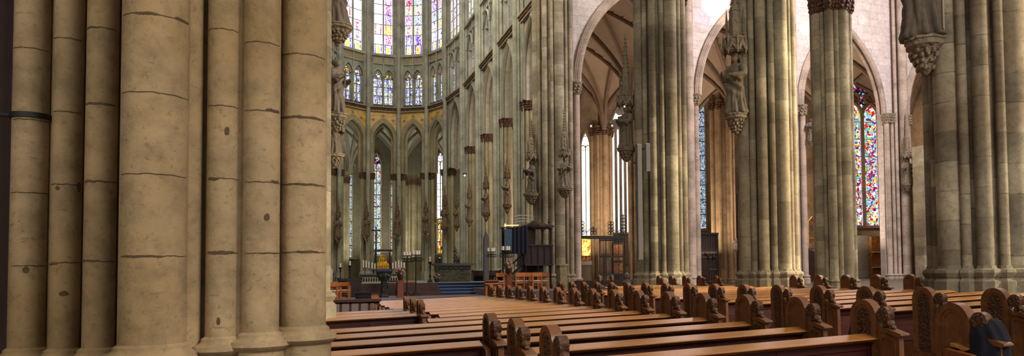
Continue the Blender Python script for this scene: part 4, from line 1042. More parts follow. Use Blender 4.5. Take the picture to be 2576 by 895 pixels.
# ------------------------------------------------------------------ platforms
def slab(name, label, x0, x1, y0, y1, z0, z1, mat, cat='platform', kind='structure'):
    mb = MB(); mb.box(x0, x1, y0, y1, z0, z1); o = mb.build(name, mat, None, False); return tag(o, label, cat, kind=kind)
PZ1, PZ2 = .42, 1.12
slab('platform_lower', 'low stone platform of the crossing in front of the altar', -1, 12.0, 31, 41.99, 0, PZ1, m['purple'])
slab('platform_upper', 'raised choir floor behind the altar steps', -.5, 13.2, 43.4, 76, 0, PZ2, m['palegreen'])
slab('platform_fill', 'landing between the lower platform and the choir floor', -.5, 6.85, 42, 43.39, 0, PZ2, m['dark2'])
slab('platform_fill', 'landing right of the blue altar steps', 9.75, 13.2, 42, 43.39, 0, PZ2, m['redwood'])
t = empty('altar_steps', (8.3, 41, PZ1), 'dark blue carpeted steps with light edges in front of the carved altar', 'steps')
n = 4
for i in range(n):
    z1 = PZ1+(PZ2-PZ1)*(i+1)/n; st = MB(); st.box(6.9, 9.7, 41.0+i*.6, 43.38, PZ1+(PZ2-PZ1)*i/n, z1-.02); st.build('step', m['blue'], t, False)
    e = MB(); e.box(6.9, 9.7, 40.98+i*.6, 41.2+i*.6, z1-.035, z1+.006); e.build('step_edge', m['edge'], t, False)
t = empty('wooden_steps', (5.6, 41, PZ1), 'reddish brown wooden steps left of the blue altar steps', 'steps')
for i in range(3):
    z1 = PZ1+(PZ2-PZ1)*(i+1)/3; st = MB(); st.box(4.6, 6.86, 40.6+i*.6, 41.98, PZ1+(PZ2-PZ1)*i/3, z1); st.build('step', m['dark2'], t, False)
slab('platform_side', 'low violet grey platform under the orange chairs right of the altar', 8.9, 12.0, 30.2, 41.98, PZ1 if 0 else 0, .8, m['purple'])
# altar block
def zat(px, py, D): return at(px, py, D).z
D = 46.0; a = at(1101, 690, D); b = at(1186, 690, D); ztop = zat(1145, 662, D)
t = empty('carved_altar', ((a.x+b.x)/2, D, PZ2), 'massive dark carved stone altar block with overhanging slab above the blue steps', 'altar')
bb = MB(); bb.box(a.x+.1, b.x-.05, D, D+1.1, PZ2, ztop-.1); bb.build('body', m['stonealtar'], t, False)
bb = MB(); bb.prism([(-.3, 0), (0, -.1), (b.x-a.x, -.1), (b.x-a.x+.3, 0), (b.x-a.x+.3, .06), (-.3, .06)], Vector((a.x, D-.1, ztop-.06)), X3, Z3, Y3, 0, 1.3); bb.build('slab', m['grid'], t, False)
bb = MB()
for i in range(26): bb.ball((a.x+.15+(b.x-a.x-.25)*i/25, D-.01, ztop-.3+.04*math.sin(i*1.3)), .08, .06, .09, 6, 5)
rn = random.Random(5)
for i in range(14): bb.ball((rn.uniform(a.x+.3, b.x-.2), D-.0, rn.uniform(PZ2+.15, ztop-.45)), .035, .03, .035, 6, 5)
bb.build('relief', m['bronze'], t)
# high altar with arcade front
D = 60.0; a = at(909, 700, D); b = at(1003, 700, D); zt = zat(955, 690, D)
t = empty('high_altar', ((a.x+b.x)/2, D, PZ2), 'black altar table with cream arcaded front below the gold shrine', 'altar')
bb = MB(); bb.box(a.x+.1, b.x-.1, D+.12, D+1.2, PZ2, zt-.08); bb.build('body', m['dark'], t, False)
bb = MB(); bb.box(a.x-.05, b.x+.05, D-.05, D+1.3, zt-.1, zt); bb.build('table_slab', m['black'], t, False)
bb = MB(); k = 14; wd = (b.x-a.x-.2)/k
for i in range(k):
    x = a.x+.1+wd*(i+.5)
    hh = zt-.12-PZ2
    pts = [(-wd/2, 0), (-wd*.36, 0), (-wd*.36, hh*.5), (0, hh*.82), (wd*.36, hh*.5), (wd*.36, 0), (wd/2, 0), (wd/2, hh), (-wd/2, hh)]
    bb.prism(pts, Vector((x, D, PZ2)), X3, Z3, Y3, 0, .1)
bb.build('arcade_front', m['cream'], t, False)
def candlestick(px, yb, yt, D, label, mat='silver', group=None, sr=.06, fr=.5, zb=None):
    p = at(px, yb, D)
    if zb is not None: p.z = zb
    q = at(px, yt, D); h = q.z-p.z; hm = h*fr
    t = empty('candlestick', p, label, 'candlestick', group)
    s = MB(); s.lathe([(sr*1.7, 0), (sr*1.7, .03*hm), (sr*.6, .15*hm), (sr*.3, .2*hm), (sr*.75, .3*hm), (sr*.3, .4*hm), (sr*.3, .7*hm), (sr*.7, .78*hm), (sr*.3, .85*hm), (sr*1.1, .96*hm), (sr*1.1, hm)], p.x, p.y, 10, p.z); s.build('stick', m[mat], t)
    s = MB(); s.cyl(p.x, p.y, sr*.55, p.z+hm, q.z, 10); s.build('candle', m['wax'], t)
    return t
gcs = 'silver candlesticks on the high altar'
for i, (px, yt) in enumerate(((914, 654), (921, 655), (928, 657), (936, 660), (943, 662))):
    candlestick(px, 690, yt, 60.3, 'silver candlestick with tall candle, %s of the five left of the gold shrine' % num[i], group=gcs, sr=.1)
for i, (px, yt) in enumerate(((988, 660), (995.5, 657), (1003, 654), (1009.5, 652), (1017, 660))):
    candlestick(px, 690, yt, 60.6, 'silver candlestick with white candle, %s of the five right of the gold shrine' % num[i], group=gcs, sr=.1)
# gold shrine on a black stand
D = 66.0; c0 = at(963, 677, D); w = (at(979, 677, D).x-at(947, 677, D).x)/2; hh = zat(963, 641, D)-c0.z
st = MB(); st.box(c0.x-w*1.35, c0.x+w*1.35, D-.1, D+1.6, PZ2, c0.z-.02); st.box(c0.x-w*1.5, c0.x+w*1.5, D-.2, D+1.7, c0.z-.35, c0.z-.01)
tag(st.build('shrine_stand', m['draped'], None, False), 'dark blue black pedestal carrying the gold shrine', 'pedestal')
t = empty('gold_shrine', c0, 'golden house-shaped shrine gleaming behind the high altar', 'shrine')
s = MB()
s.prism([(-w, 0), (w, 0), (w, hh*.33), (w*.62, hh*.52), (-w*.62, hh*.52), (-w, hh*.33)], c0, X3, Z3, Y3, 0, 1.4); s.build('lower_tier', m['gold'], t, False)
s = MB(); s.prism([(-w*.55, hh*.5), (w*.55, hh*.5), (w*.55, hh*.72), (w*.3, hh*.9), (0, hh*.96), (-w*.3, hh*.9), (-w*.55, hh*.72)], c0, X3, Z3, Y3, .05, 1.3); s.build('upper_tier', m['gold'], t, False)
s = MB()
for i in range(7): s.ball(c0+Vector((-w*.85+w*1.7*i/6, -.03, hh*.2)), w*.09, .05, hh*.1, 8, 6)
for i in range(3): s.ball(c0+Vector((-w*.3+w*.3*i, 0, hh*.64)), w*.1, .08, hh*.09, 8, 6)
s.build('figures', m['goldsm'], t)
s = MB()
for x, z in ((0, 1.0), (-.6, .56), (.6, .56), (-.3, .92), (.3, .92)): s.ball(c0+Vector((w*x, .1, hh*z)), w*.07, w*.07, hh*.05, 8, 6)
s.tube([c0+Vector((x*w, -.02, z*hh)) for x, z in ((-.55, .72), (-.3, .9), (0, .97), (.3, .9), (.55, .72))], .04, 6); s.build('cresting', m['gold'], t)
s = MB(); p0 = at(942, 631, 68); p1 = at(985, 627, 68); s.box(p0.x, p1.x, 67.3, 69, p0.z-.08, p0.z+.12)
for x in (p0.x+.1, p1.x-.1): s.cyl(x, 68.6, .05, PZ2, p0.z, 8)
tag(s.build('shrine_canopy', m['dark'], None, False), 'dark flat canopy bar hovering over the gold shrine on thin posts', 'canopy')
# crucifix
D = 64; t0 = at(946, 571, D); b0 = at(946, 618, D); l0 = at(935, 579, D); r0_ = at(957, 579, D)
t = empty('crucifix', b0, 'black crucifix silhouetted against the mosaic chapel window', 'crucifix')
s = MB(); s.box(t0.x-.06, t0.x+.06, D, D+.1, PZ2, t0.z); s.box(l0.x, r0_.x, D, D+.1, l0.z-.06, l0.z+.06); s.build('cross', m['black'], t, False)
s = MB(); zc = l0.z
s.tube([(t0.x, D-.07, zc+.12), (t0.x, D-.08, zc-.05), (t0.x+.02, D-.1, zc-.35), (t0.x, D-.07, zc-.6), (t0.x+.03, D-.1, zc-.85), (t0.x, D-.06, zc-1.15)], [.06, .11, .09, .09, .07, .04], 8)
s.ball((t0.x, D-.09, zc+.2), .08, .09, .1); s.tube([(l0.x+.06, D-.06, zc+.08), (l0.x+.22, D-.07, zc+.02), (t0.x, D-.08, zc+.03), (r0_.x-.22, D-.07, zc+.02), (r0_.x-.06, D-.06, zc+.08)], .035, 6)
s.build('figure', m['statue_d'], t)
# ambo / lectern of green bronze
D = 39.0; p = at(966, 745, D); zb = PZ1; z = lambda y: zat(966, y, D)
t = empty('bronze_lectern', (p.x, D, zb), 'dark green bronze lectern with bulging bowl on a fluted column in front of the shrine', 'lectern')
wpx = lambda n: n*depth(p)/F
s = MB(); s.lathe([(wpx(11), zb), (wpx(11), zb+.08), (wpx(8), zb+.15), (wpx(7), z(708)), (wpx(8), z(706))], p.x, D, 12, 0, lobes=6, amp=.08); s.build('column', m['bronze'], t, True, 30)
s = MB(); s.lathe([(wpx(8), z(707)), (wpx(11), z(703)), (wpx(13.5), z(697)), (wpx(14), z(691)), (wpx(12), z(686)), (wpx(9), z(683))], p.x, D, 14, 0)
for i in range(8): a_ = i*PI/4; s.ball((p.x+wpx(13)*math.cos(a_), D+wpx(13)*math.sin(a_), z(694)), .1, .1, .12)
s.build('bowl', m['bronze'], t)
s = MB(); s.obox(Vector((p.x, D, z(682))), X3, (Y3+Z3*.25).normalized(), Z3, -wpx(18), wpx(18), -.25, .3, 0, .07); s.ball((p.x, D-.3, z(684)), .06, .06, .06); s.build('desk', m['draped'], t, False)
# iron candle stands with thick candles
def candle_stand(cpx, xs_, ytop, yplate, D, zfoot, label):
    p = at(cpx, yplate, D); t = empty('candle_stand', (p.x, D, zfoot), label, 'candle stand', 'wrought iron stands of three candles')
    s = MB(); s.cyl(p.x, D, .03, zfoot, p.z, 8)
    for q in range(3): a_ = q*2*PI/3+.4; s.tube([(p.x, D, zfoot+.25), (p.x+.2*math.cos(a_), D+.2*math.sin(a_), zfoot+.1), (p.x+.32*math.cos(a_), D+.32*math.sin(a_), zfoot+.02)], .02, 6)
    s.build('pole', m['black'], t)
    s = MB(); x0, x1 = at(xs_[0], yplate, D).x, at(xs_[-1], yplate, D).x; s.box(x0-.1, x1+.1, D-.12, D+.12, p.z, p.z+.04)
    for i in range(6): s.tube([(p.x+.1*math.cos(q*PI/4)*(1+.2*i % 2)+(-.22+.09*i), D, p.z-.22+.1*math.sin(q*PI/4)) for q in range(8)], .018, 5, True)
    s.build('scrolled_tray', m['black'], t)
    for px in xs_:
        q = at(px, yplate, D); s = MB(); s.cyl(q.x, D, .07, p.z+.04, zat(px, ytop, D), 12); s.build('candle', m['wax'], t)
candle_stand(1024, (1017, 1024, 1030.5), 633, 644, 41.5-1.5, PZ1, 'iron stand with three thick candles, left of the pair between shrine and altar')
candle_stand(1046, (1039.5, 1048, 1054), 630, 642, 40.2, PZ1, 'iron stand with three thick candles, right of the pair between shrine and altar')
candle_stand(1235, (1228.5, 1238, 1243), 623, 634, 44.5, PZ2, 'iron stand with three thick candles left of the blue pulpit drape')
candle_stand(1272, (1265, 1275, 1280), 619, 631, 34.6, .8, 'iron stand with three thick candles in front of the blue pulpit drape')
# slim candlesticks
for px, yb, yt, D, lb in ((856, 700, 662, 47, 'dark slender candlestick by the choir stalls at far left'), (880, 700, 656, 47, 'second dark slender candlestick left of the high altar'),
                          (1082, 712, 645, 45, 'tall black turned candlestick just left of the carved altar'), (1106, 664, 647, 46.5, 'short black candlestick behind the left end of the altar slab')):
    candlestick(px, yb, yt, D, lb, 'black', sr=.1, fr=.8, zb=PZ2 if px != 1106 else ztop)
# silver figure ornament behind altar
p = at(1145, 664, 48.5); s = MB(); q = at(1145, 620, 48.5)
s.lathe([(.2, PZ2-p.z), (.18, -.02), (.08, 0), (.04, .1), (.08, .3), (.09, .5), (.05, .75), (.07, .9), (.02, q.z-p.z)], p.x, 48.5, 8, p.z)
for i in range(12): a_ = i*2.4; s.ball((p.x+.12*math.cos(a_), 48.5+.1*math.sin(a_), p.z+.1+i*.085), .05, .05, .06)
tag(s.build('monstrance', m['bronze'], None), 'slim silver ornament standing behind the middle of the altar slab', 'ornament')
# flowers
def bouquet(px, ytop, ymid, ybase, D, zfoot, pedw, label, plabel):
    p = at(px, ymid, D); w = (ymid-ytop)*depth(p)/F*.62; zb = zat(px, ybase, D)
    s = MB(); s.lathe([(pedw*1.25, 0), (pedw*1.25, .05), (pedw, .07), (pedw, zb-zfoot-.06), (pedw*1.2, zb-zfoot-.05), (pedw*1.2, zb-zfoot)], p.x, D, 4, zfoot, PI/4)
    tag(s.build('flower_pedestal', m['redwood'], None, False), plabel, 'pedestal')
    t = empty('flower_arrangement', (p.x, D, zb), label, 'flowers'); h = p.z-zb
    s = MB(); s.lathe([(.09, 0), (.14, .12), (.16, max(.2, h*.5)), (.12, max(.24, h*.6))], p.x, D, 12, zb); s.build('vase', m['dark2'], t)
    rn = random.Random(int(px)); fl = MB(); lf = MB()
    for i in range(130):
        v = Vector((rn.gauss(0, 1), rn.gauss(0, 1), rn.gauss(0, 1))); v.normalize(); v *= rn.uniform(.3, 1)
        c_ = Vector((p.x+v.x*w*1.15, D+v.y*w, p.z+v.z*w))
        (fl if i % 2 else lf).ball(c_, .07, .07, .05, 6, 4, Matrix.Rotation(rn.random()*3, 3, 'X'))
        if i % 3 == 0: lf.tube([(p.x, D, zb+max(.2, h*.5)), tuple(c_)], .008, 4)
    fl.build('blossoms', m['flower'], t); lf.build('foliage', m['leaf'], t)
bouquet(1007, 665, 681, 705, 38, PZ1, .22, 'pink and green bouquet right of the gold shrine', 'square red-brown wooden flower pedestal right of the bronze lectern')
bouquet(1279, 653, 668, 690, 33, .8 if 0 else .8, .17, 'pink bouquet in front of the pulpit', 'slim red wooden flower pedestal in front of the pulpit')
bouquet(1098, 683, 694, 712, 45.4, PZ2, .1, 'small plant at the left foot of the carved altar', 'low stand under the small plant beside the altar')
# chairs
def chair(px, ybase, D, label, zf, rz=0, group='orange wooden chairs', w=.5):
    p = at(px, ybase, D); t = empty('wooden_chair', (p.x, D, zf), label, 'chair', group)
    R = Matrix.Rotation(rz, 3, 'Z')
    def part(nm, boxes, mt):
        b = MB()
        for q in boxes: b.box(*q)
        b.v = [tuple(R @ Vector(v)+Vector((p.x, D, zf))) for v in b.v]; b.build(nm, mt, t, False)
    h = w/2
    for sx in (-1, 1):
        for sy in (-1, 1):
            part('leg', [(sx*h-.03, sx*h+.03, sy*.23-.03, sy*.23+.03, 0, .82 if sy < 0 else .62)], m['orange'])
    part('seat', [(-h, h, -.23, .25, .40, .45)], m['straw'])
    part('backrest', [(-h, h, -.25, -.22, .64, .84)], m['orange'])
    for sx in (-1, 1): part('armrest', [(sx*h-.03, sx*h+.03, -.26, .28, .60, .64)], m['orange'])
    part('stretcher', [(-h, h, .2, .23, .18, .22), (-h, h, -.24, -.21, .3, .36)], m['orange'])
chair(829, 745, 37, 'orange wooden armchair at far left, half hidden by the foreground pier', PZ1, .5)
chair(845, 745, 38, 'orange wooden armchair facing away, middle of the three at left', PZ1, 0, w=.46)
chair(866, 745, 38.6, 'orange wooden armchair, right one of the three at left', PZ1, -.2)
for i, (px, D) in enumerate(((1258, 34.2), (1303, 34.4), (1325, 34.6), (1347, 33.9), (1369, 34.3))):
    chair(px, 715, D, 'orange wooden chair below the pulpit, %s of the five in the row' % num[i], .8, [0, .2, -.1, .1, -.3][i], w=.46)
# front furniture
def kneeler_rail(pxl, pxr, ytl, D, label, mat, zf, bays=5, hgt=None, baluster=False, name='communion_rail', D2=None):
    a = at(pxl, ytl, D); b = at(pxr, ytl, D2 or D); zt = a.z; A = Vector((a.x, a.y, 0)); Bv = Vector((b.x, b.y, 0)); Lw = (Bv-A).length; U = (Bv-A).normalized(); N = Vector((U.y, -U.x, 0))
    t = empty(name, (a.x, a.y, zf), label, 'rail')
    s = MB(); s.obox(A, U, Z3, N, -.05, Lw+.05, zt-.06, zt, -.14, .14); s.build('top_rail', mat, t, False)
    s = MB(); s.obox(A, U, Z3, N, 0, Lw, zf, zf+(zt-zf)*(.12 if baluster else .62), -.06, .06); s.build('lower_panel', mat, t, False)
    n = bays
    for i in range(n+1):
        s = MB(); u = Lw*i/n; c_ = A+U*u
        if baluster: s.lathe([(.05, 0), (.03, .1), (.07, .4), (.03, .6), (.06, .8), (.04, 1)], c_.x, c_.y, 8); s.v = [(x, y, zf+(zt-zf)*z) for x, y, z in s.v]
        else: s.obox(A, U, Z3, N, u-.025, u+.025, zf, zt-.04, -.05, .05); s.obox(A, U, Z3, N, max(0, u-.12), min(Lw, u+.12), zt-.1, zt-.05, -.05, .05)
        s.build('baluster' if baluster else 'post', mat, t, baluster)
kneeler_rail(833, 952, 754, 17.6, 'dark reddish kneeling rail with five openings beside the foreground pier', m['pewdark'], .05)
kneeler_rail(945, 1176, 757, 20.6, 'long dark low rail running in front of the first pews towards the altar steps', m['dark2'], .25, 6, D2=24)
kneeler_rail(1222, 1266, 711, 24.5, 'red wooden baluster rail beside the first pew ends', m['redwood'], .3, 8, baluster=True)
kneeler_rail(1222, 1252, 704, 28, 'second red wooden desk behind the baluster rail', m['redwood'], .3, 4)
# dark benches and stalls left
def bench(pxl, pxr, yt, D, zf, depth_, label, mat, name='choir_stall', seatz=.45, cat='stall'):
    a = at(pxl, yt, D); b = at(pxr, yt, D); t = empty(name, (a.x, D, zf), label, cat)
    s = MB(); s.box(a.x, b.x, D+depth_-.08, D+depth_, zf, a.z); s.build('back', mat, t, False)
    s = MB(); s.box(a.x+.07, b.x-.07, D+.02, D+depth_-.08, zf+seatz*.8, zf+seatz); s.build('seat', mat, t, False)
    n = max(1, int((b.x-a.x)/.75))
    for i in range(n+1):
        x = a.x+(b.x-a.x)*i/n; s = MB()
        s.prism([(0, 0), (depth_, 0), (depth_, a.z-zf+.05), (depth_*.6, a.z-zf+.0), (depth_*.5, (a.z-zf)*.75), (0, (a.z-zf)*.68)], Vector((x-.03, D, zf)), Y3, Z3, X3, 0, .06); s.ball((x, D+depth_*.55, a.z), .07, .07, .06); s.build('armrest', mat, t, False)
    return t
bench(820, 839, 687, 44, PZ2-.2, .7, 'dark carved choir stall at far left beside the foreground pier', m['dark'])
bench(851, 909, 700, 46, PZ2-.2, .7, 'dark choir stall row left of the high altar', m['dark'])
bench(1192, 1264, 680, 50, PZ2, .8, 'dark purple brown choir stall row right of the carved altar', m['dark'])
bench(903, 962, 713, 43.0, PZ2, .5, 'low dark slatted bench in front of the high altar', m['dark'])
bench(975, 1000, 712, 42.0, PZ2-.3, .5, 'small dark bench right of the bronze lectern', m['dark'])
def boxthing(name, label, cat, pxl, pxr, yt, D, zf, dep, mat, bev=.03, top=None):
    a = at(pxl, yt, D); b = at(pxr, yt, D); w = b.x-a.x; h = a.z-zf
    t = empty(name, (a.x, D, zf), label, cat)
    s = MB(); s.prism([(0, 0), (w, 0), (w, h-bev*2), (0, h-bev*2)], Vector((a.x, D, zf)), X3, Z3, Y3, 0, dep); s.build('body', mat, t, False)
    s = MB(); s.prism([(-bev, h-bev*2), (w+bev, h-bev*2), (w+bev, h-bev), (w, h), (0, h), (-bev, h-bev)], Vector((a.x, D-bev, zf)), X3, Z3, Y3, 0, dep+2*bev); s.build('top', top or mat, t, False)
    return t
boxthing('low_cabinet', 'dark low cabinet behind the three orange armchairs', 'cabinet', 872, 908, 702, 40, PZ1, .6, m['dark'])
boxthing('organ_bench', 'black cloth-covered block in front of the high altar', 'bench', 897, 934, 735, 36.5, PZ1, .8, m['seat'])
boxthing('wooden_box', 'small brown wooden box left of the bronze lectern', 'box', 934, 952, 738, 36.8, PZ1, .3, m['orange'], top=m['dark2'])
boxthing('orange_bench', 'orange brown wooden bench behind the candle stands', 'bench', 1014, 1047, 708, 42.2, PZ2-.1, .5, m['orange'])
boxthing('stone_pedestal', 'grey stone pedestal at the foot of the far crossing pier', 'pedestal', 1409, 1427, 663, 34.5, .4, .6, m['choir'], .05)
slab('prayer_desk', 'dark long prayer desk in front of the iron grille', at(1452, 704, 30).x, at(1592, 704, 30).x, 30, 30.35, .35, at(1500, 705, 30).z, m['dark2'], 'desk', None)
# pulpit
D = 35.3
g = lambda px, py: at(px, py, D)
t = empty('wooden_pulpit', (g(1350, 705).x, D, .8), 'dark carved wooden pulpit house with gabled roof and open arches beside the far crossing pier', 'pulpit')
x0, x1 = g(1322, 640).x, g(1388, 640).x; zf = lambda y: g(1355, y).z
s = MB(); s.box(x0, x1, D, D+1.6, zf(668), zf(617)); s.build('parapet', m['pulpitw'], t, False)
s = MB()
for i in range(5): x = x0+(x1-x0)*i/4; s.box(x-.04, x+.04, D-.05, D, zf(668), zf(617))
s.box(x0-.06, x1+.06, D-.1, D+1.7, zf(618.5), zf(615)); s.box(x0-.06, x1+.06, D-.1, D+1.7, zf(668), zf(664)); s.build('panel_moulding', m['pulpitw'], t, False)
for i, px in enumerate((1324, 1346, 1366, 1387)):
    x = g(px, 600).x; s = MB(); s.lathe([(.07, zf(617)), (.05, zf(612)), (.05, zf(580)), (.09, zf(576)), (.09, zf(573))], x, D+.05, 8); s.build('post', m['dark'], t)
    s = MB(); s.lathe([(.07, zf(617)), (.05, zf(612)), (.05, zf(580)), (.09, zf(573))], x, D+1.5, 8); s.build('post', m['dark'], t)
    if i < 3:
        xn = g((1346, 1366, 1387)[i], 600).x; w = (xn-x)/2
        s = MB(); s.prism([(-w, 0), (-w+.04, 0)]+[(a_*.94, b_) for a_, b_ in arch_pts(w, w*1.1, 6)]+[(w-.04, 0), (w, 0), (w, w*1.3), (-w, w*1.3)], Vector((x+w, D-.02, zf(573)-w*1.25)), X3, Z3, Y3, 0, .1) if 0 else None
        s.tube([(x+w+a_, D+.02, zf(573)-w*.9+b_*.8) for a_, b_ in arch_pts(w, w*1.05, 6)], .035, 6); s.build('arch', m['dark'], t)
s = MB(); s.box(x0-.1, g(1345, 600).x, D+.2, D+1.5, zf(617), zf(574)); s.build('back_wall', m['dark'], t, False)
s = MB(); rx0, rx1 = g(1318, 570).x, g(1391, 570).x; s.box(rx0, rx1, D-.2, D+1.8, zf(571), zf(567)); s.build('cornice', m['dark'], t, False)
s = MB(); zr = zf(567); s.add([(rx0, D-.2, zr), (rx1, D-.2, zr), (rx1, D+1.8, zr), (rx0, D+1.8, zr), (rx0+.6, D+.8, zr+.22), (rx1-.4, D+.8, zr+.22)], [(0, 1, 5, 4), (1, 2, 5), (2, 3, 4, 5), (3, 0, 4), (3, 2, 1, 0)]); s.build('roof', m['dark2'], t, False)
s = MB(); gx = g(1339, 560).x; s.prism([(-.34, 0), (.34, 0), (0, .24)], Vector((gx, D-.26, zr)), X3, Z3, Y3, 0, .3); s.ball((g(1381, 560).x, D, zr+.2), .07, .07, .1); s.ball((g(1381, 560).x, D, zr+.34), .05, .05, .06); s.build('gable', m['dark'], t, False)
for px in (1324, 1355, 1386):
    s = MB(); x = g(px, 690).x; s.lathe([(.12, .8), (.12, .95), (.06, 1.05), (.06, zf(672)), (.12, zf(668))], x, D+.1, 8); s.build('support', m['dark'], t)
s = MB(); s.box(x0+.1, x1-.1, D+1.2, D+1.4, .8, zf(668)); s.build('rear_support', m['dark'], t, False)
s = MB(); s.tube([g(1287, 690), g(1325, 655)], .05, 6); s.tube([g(1287, 665), g(1325, 630)], .04, 6)
for i in range(6): q = i/5; s.tube([g(1287+38*q, 690-35*q), g(1287+38*q, 665-35*q)], .02, 5)
s.build('stair_rail', m['black'], t)
s = MB(); s.prism([(0, 0), (1.0, 1.2), (1.0, 1.35), (0, .2)], Vector((g(1287, 690).x, D+.3, .9)), X3, Z3, Y3, 0, .8); s.build('stair', m['dark'], t, False)
# drape box left of the pulpit (three cloth faces)
dx = [g(1265, 600).x, g(1284, 600).x, g(1306, 600).x, g(1323, 600).x]
t = empty('draped_booth', (dx[0], D-.6, .8), 'blue black draped booth hanging left of the pulpit roof', 'booth')
z0, z1 = zf(638), zf(575)
s = MB(); s.obox(Vector((dx[0], D-.3, z0+.1)), X3, Z3, Y3, 0, dx[1]-dx[0], 0, z1-z0-.15, 0, .05); s.build('slate_blue_panel', m['drapeb'], t, False)
s = MB(); s.grid(lambda u, v: (dx[1]+(dx[3]-dx[1])*u, D-.32+.04*math.cos(u*24), z0+(z1-z0+.12*u)*v), 40, 2); s.build('curtain', m['draped'], t)
s = MB(); s.box(dx[0]-.05, dx[3], D-.25, D+.3, z1-.02, z1+.05); s.box(dx[0]-.0, dx[3], D+.2, D+.3, z0, z1); s.box(dx[0]-.03, dx[3], D-.25, D+.3, z0, z0+.06); s.build('frame', m['dark'], t, False)
for x in (dx[0]+.05, dx[3]-.1): s = MB(); s.cyl(x, D+.2, .05, .8, z0, 8); s.build('leg', m['dark'], t)
s = MB(); p0, p1, p2, p3 = g(1271, 580), g(1271, 562), g(1272, 567), g(1305, 566)
s.tube([p0, p1], .035, 6); s.tube([g(1268, 567), p3], .028, 6)
tag(s.build('lit_cross', m['crossglow'], None), 'slanting glowing golden cross on top of the blue draped booth', 'cross')
s = MB()
for y in (543, 551, 558): s.tube([at(1292, y+2, 35.7), at(1310, y-2, 35.8), at(1343, y+1, 36.2)], .02, 6)
for px in (1292, 1310, 1343): s.tube([at(px, 545, 35.8), at(px, 572, 35.8)], .02, 6)
tag(s.build('guard_rail', m['silver'], None), 'thin metal guard rail on top of the pulpit roof left of the crossing pier', 'railing')
s = MB(); p = at(1225, 640, 47.6); s.box(p.x-.2, p.x+.12, 47.5, 47.9, PZ2, zat(1225, 598, 47.5)); s.prism([(-.2, 0), (.12, 0), (-.04, .4)], Vector((p.x, 47.5, zat(1225, 598, 47.5))), X3, Z3, Y3, 0, .4)
tag(s.build('stone_tabernacle', m['grid'], None, False), 'narrow grey stone tabernacle with pointed top against the choir side', 'tabernacle')
# iron grille in the first arch
D = 40.3; a = at(1508, 600, D); b = at(1572, 600, D)
t = empty('iron_grille', (a.x, D, .3), 'black wrought iron gate with fine bars standing in the first arch', 'grille')
zt = at(1540, 598, D).z; n = 24
for i in range(n+1):
    s = MB(); x = a.x+(b.x-a.x)*i/n; s.cyl(x, D, .014 if i % 6 else .03, .3, zt, 6); s.build('bar', m['black'], t)
for z in (.4, 1.5, 2.6, zt-.15): s = MB(); s.box(a.x, b.x, D-.03, D+.03, z-.04, z+.04); s.build('crossbar', m['black'], t, False)
for z in (2.6, 1.5):
    s = MB()
    for i in range(12): x = a.x+(b.x-a.x)*(i+.5)/12; s.tube([(x+.07*math.cos(q*PI/4), D, z+.1+.07*math.sin(q*PI/4)) for q in range(8)], .012, 4, True)
    s.build('scrollwork', m['black'], t)
p0, p1 = at(1462, 596, D-.8), at(1570, 592, D-.8)
t = empty('iron_gallery', (p0.x, D-.8, p0.z), 'dark gallery beam with scrolled ironwork crossing the first arch', 'gallery')
s = MB(); s.box(p0.x, p1.x, D-.95, D-.6, p0.z-.1, p0.z+.08); s.build('beam', m['black'], t, False)
for px, hgt in ((1462, 38), (1493, 20), (1537, 34), (1568, 52)):
    s = MB(); q = at(px, 590, D-.8); hh = hgt*depth(q)/F
    s.cyl(q.x, q.y, .03, q.z, q.z+hh, 6)
    k = int(hh/.2)
    for j in range(k):
        r = .1
        for sx in (-1, 1): s.tube([(q.x+sx*r+r*math.cos(w*PI/4), q.y, q.z+.1+j*.2+r*.9*math.sin(w*PI/4)) for w in range(8)], .022, 5, True)
    s.build('scrolled_post', m['black'], t)
s = MB()
for a_, b_ in ((1462, 1490), (1537, 1568)):
    for i in range(9):
        px = a_+(b_-a_)*i/8; s.tube([at(px, 590, D-.8), at(px, 575-6*math.sin(i), D-.8)], .01, 4)
    s.tube([at(a_, 576, D-.8), at((a_+b_)/2, 584, D-.8), at(b_, 572, D-.8)], .02, 5)
s.build('lattice', m['black'], t)
# gold altar painting behind
D = 52; a = at(1465, 655, D); b = at(1486, 598, D)
t = empty('altar_painting', (a.x, D, a.z), 'bright golden altar painting with red figure at the left of the first arch', 'painting')
s = MB(); s.box(a.x, b.x, D, D+.08, a.z, b.z); s.build('picture', m['icon'], t, False)
s = MB(); s.box(a.x-.1, b.x+.1, D+.05, D+.2, a.z-.35, a.z-.02); s.build('ledge', m['straw'], t, False)
s = MB(); s.box(a.x-.1, b.x+.1, D+.1, D+.6, .1, a.z-.35); s.build('base', m['vault'], t, False)
D = 50; a = at(1541, 690, D); b = at(1568, 610, D)
t = empty('gilded_retable', (a.x, D, .2), 'gilded retable glimmering behind the iron grille', 'retable')
s = MB(); s.box(a.x, b.x, D, D+.15, .2, b.z); s.build('frame', m['dark'], t, False)
for y0, y1 in ((655, 615), (688, 660)): s = MB(); s.box(a.x+.08, b.x-.08, D-.03, D, at(1550, y0, D).z, at(1550, y1, D).z); s.build('picture', m['goldbox'], t, False)
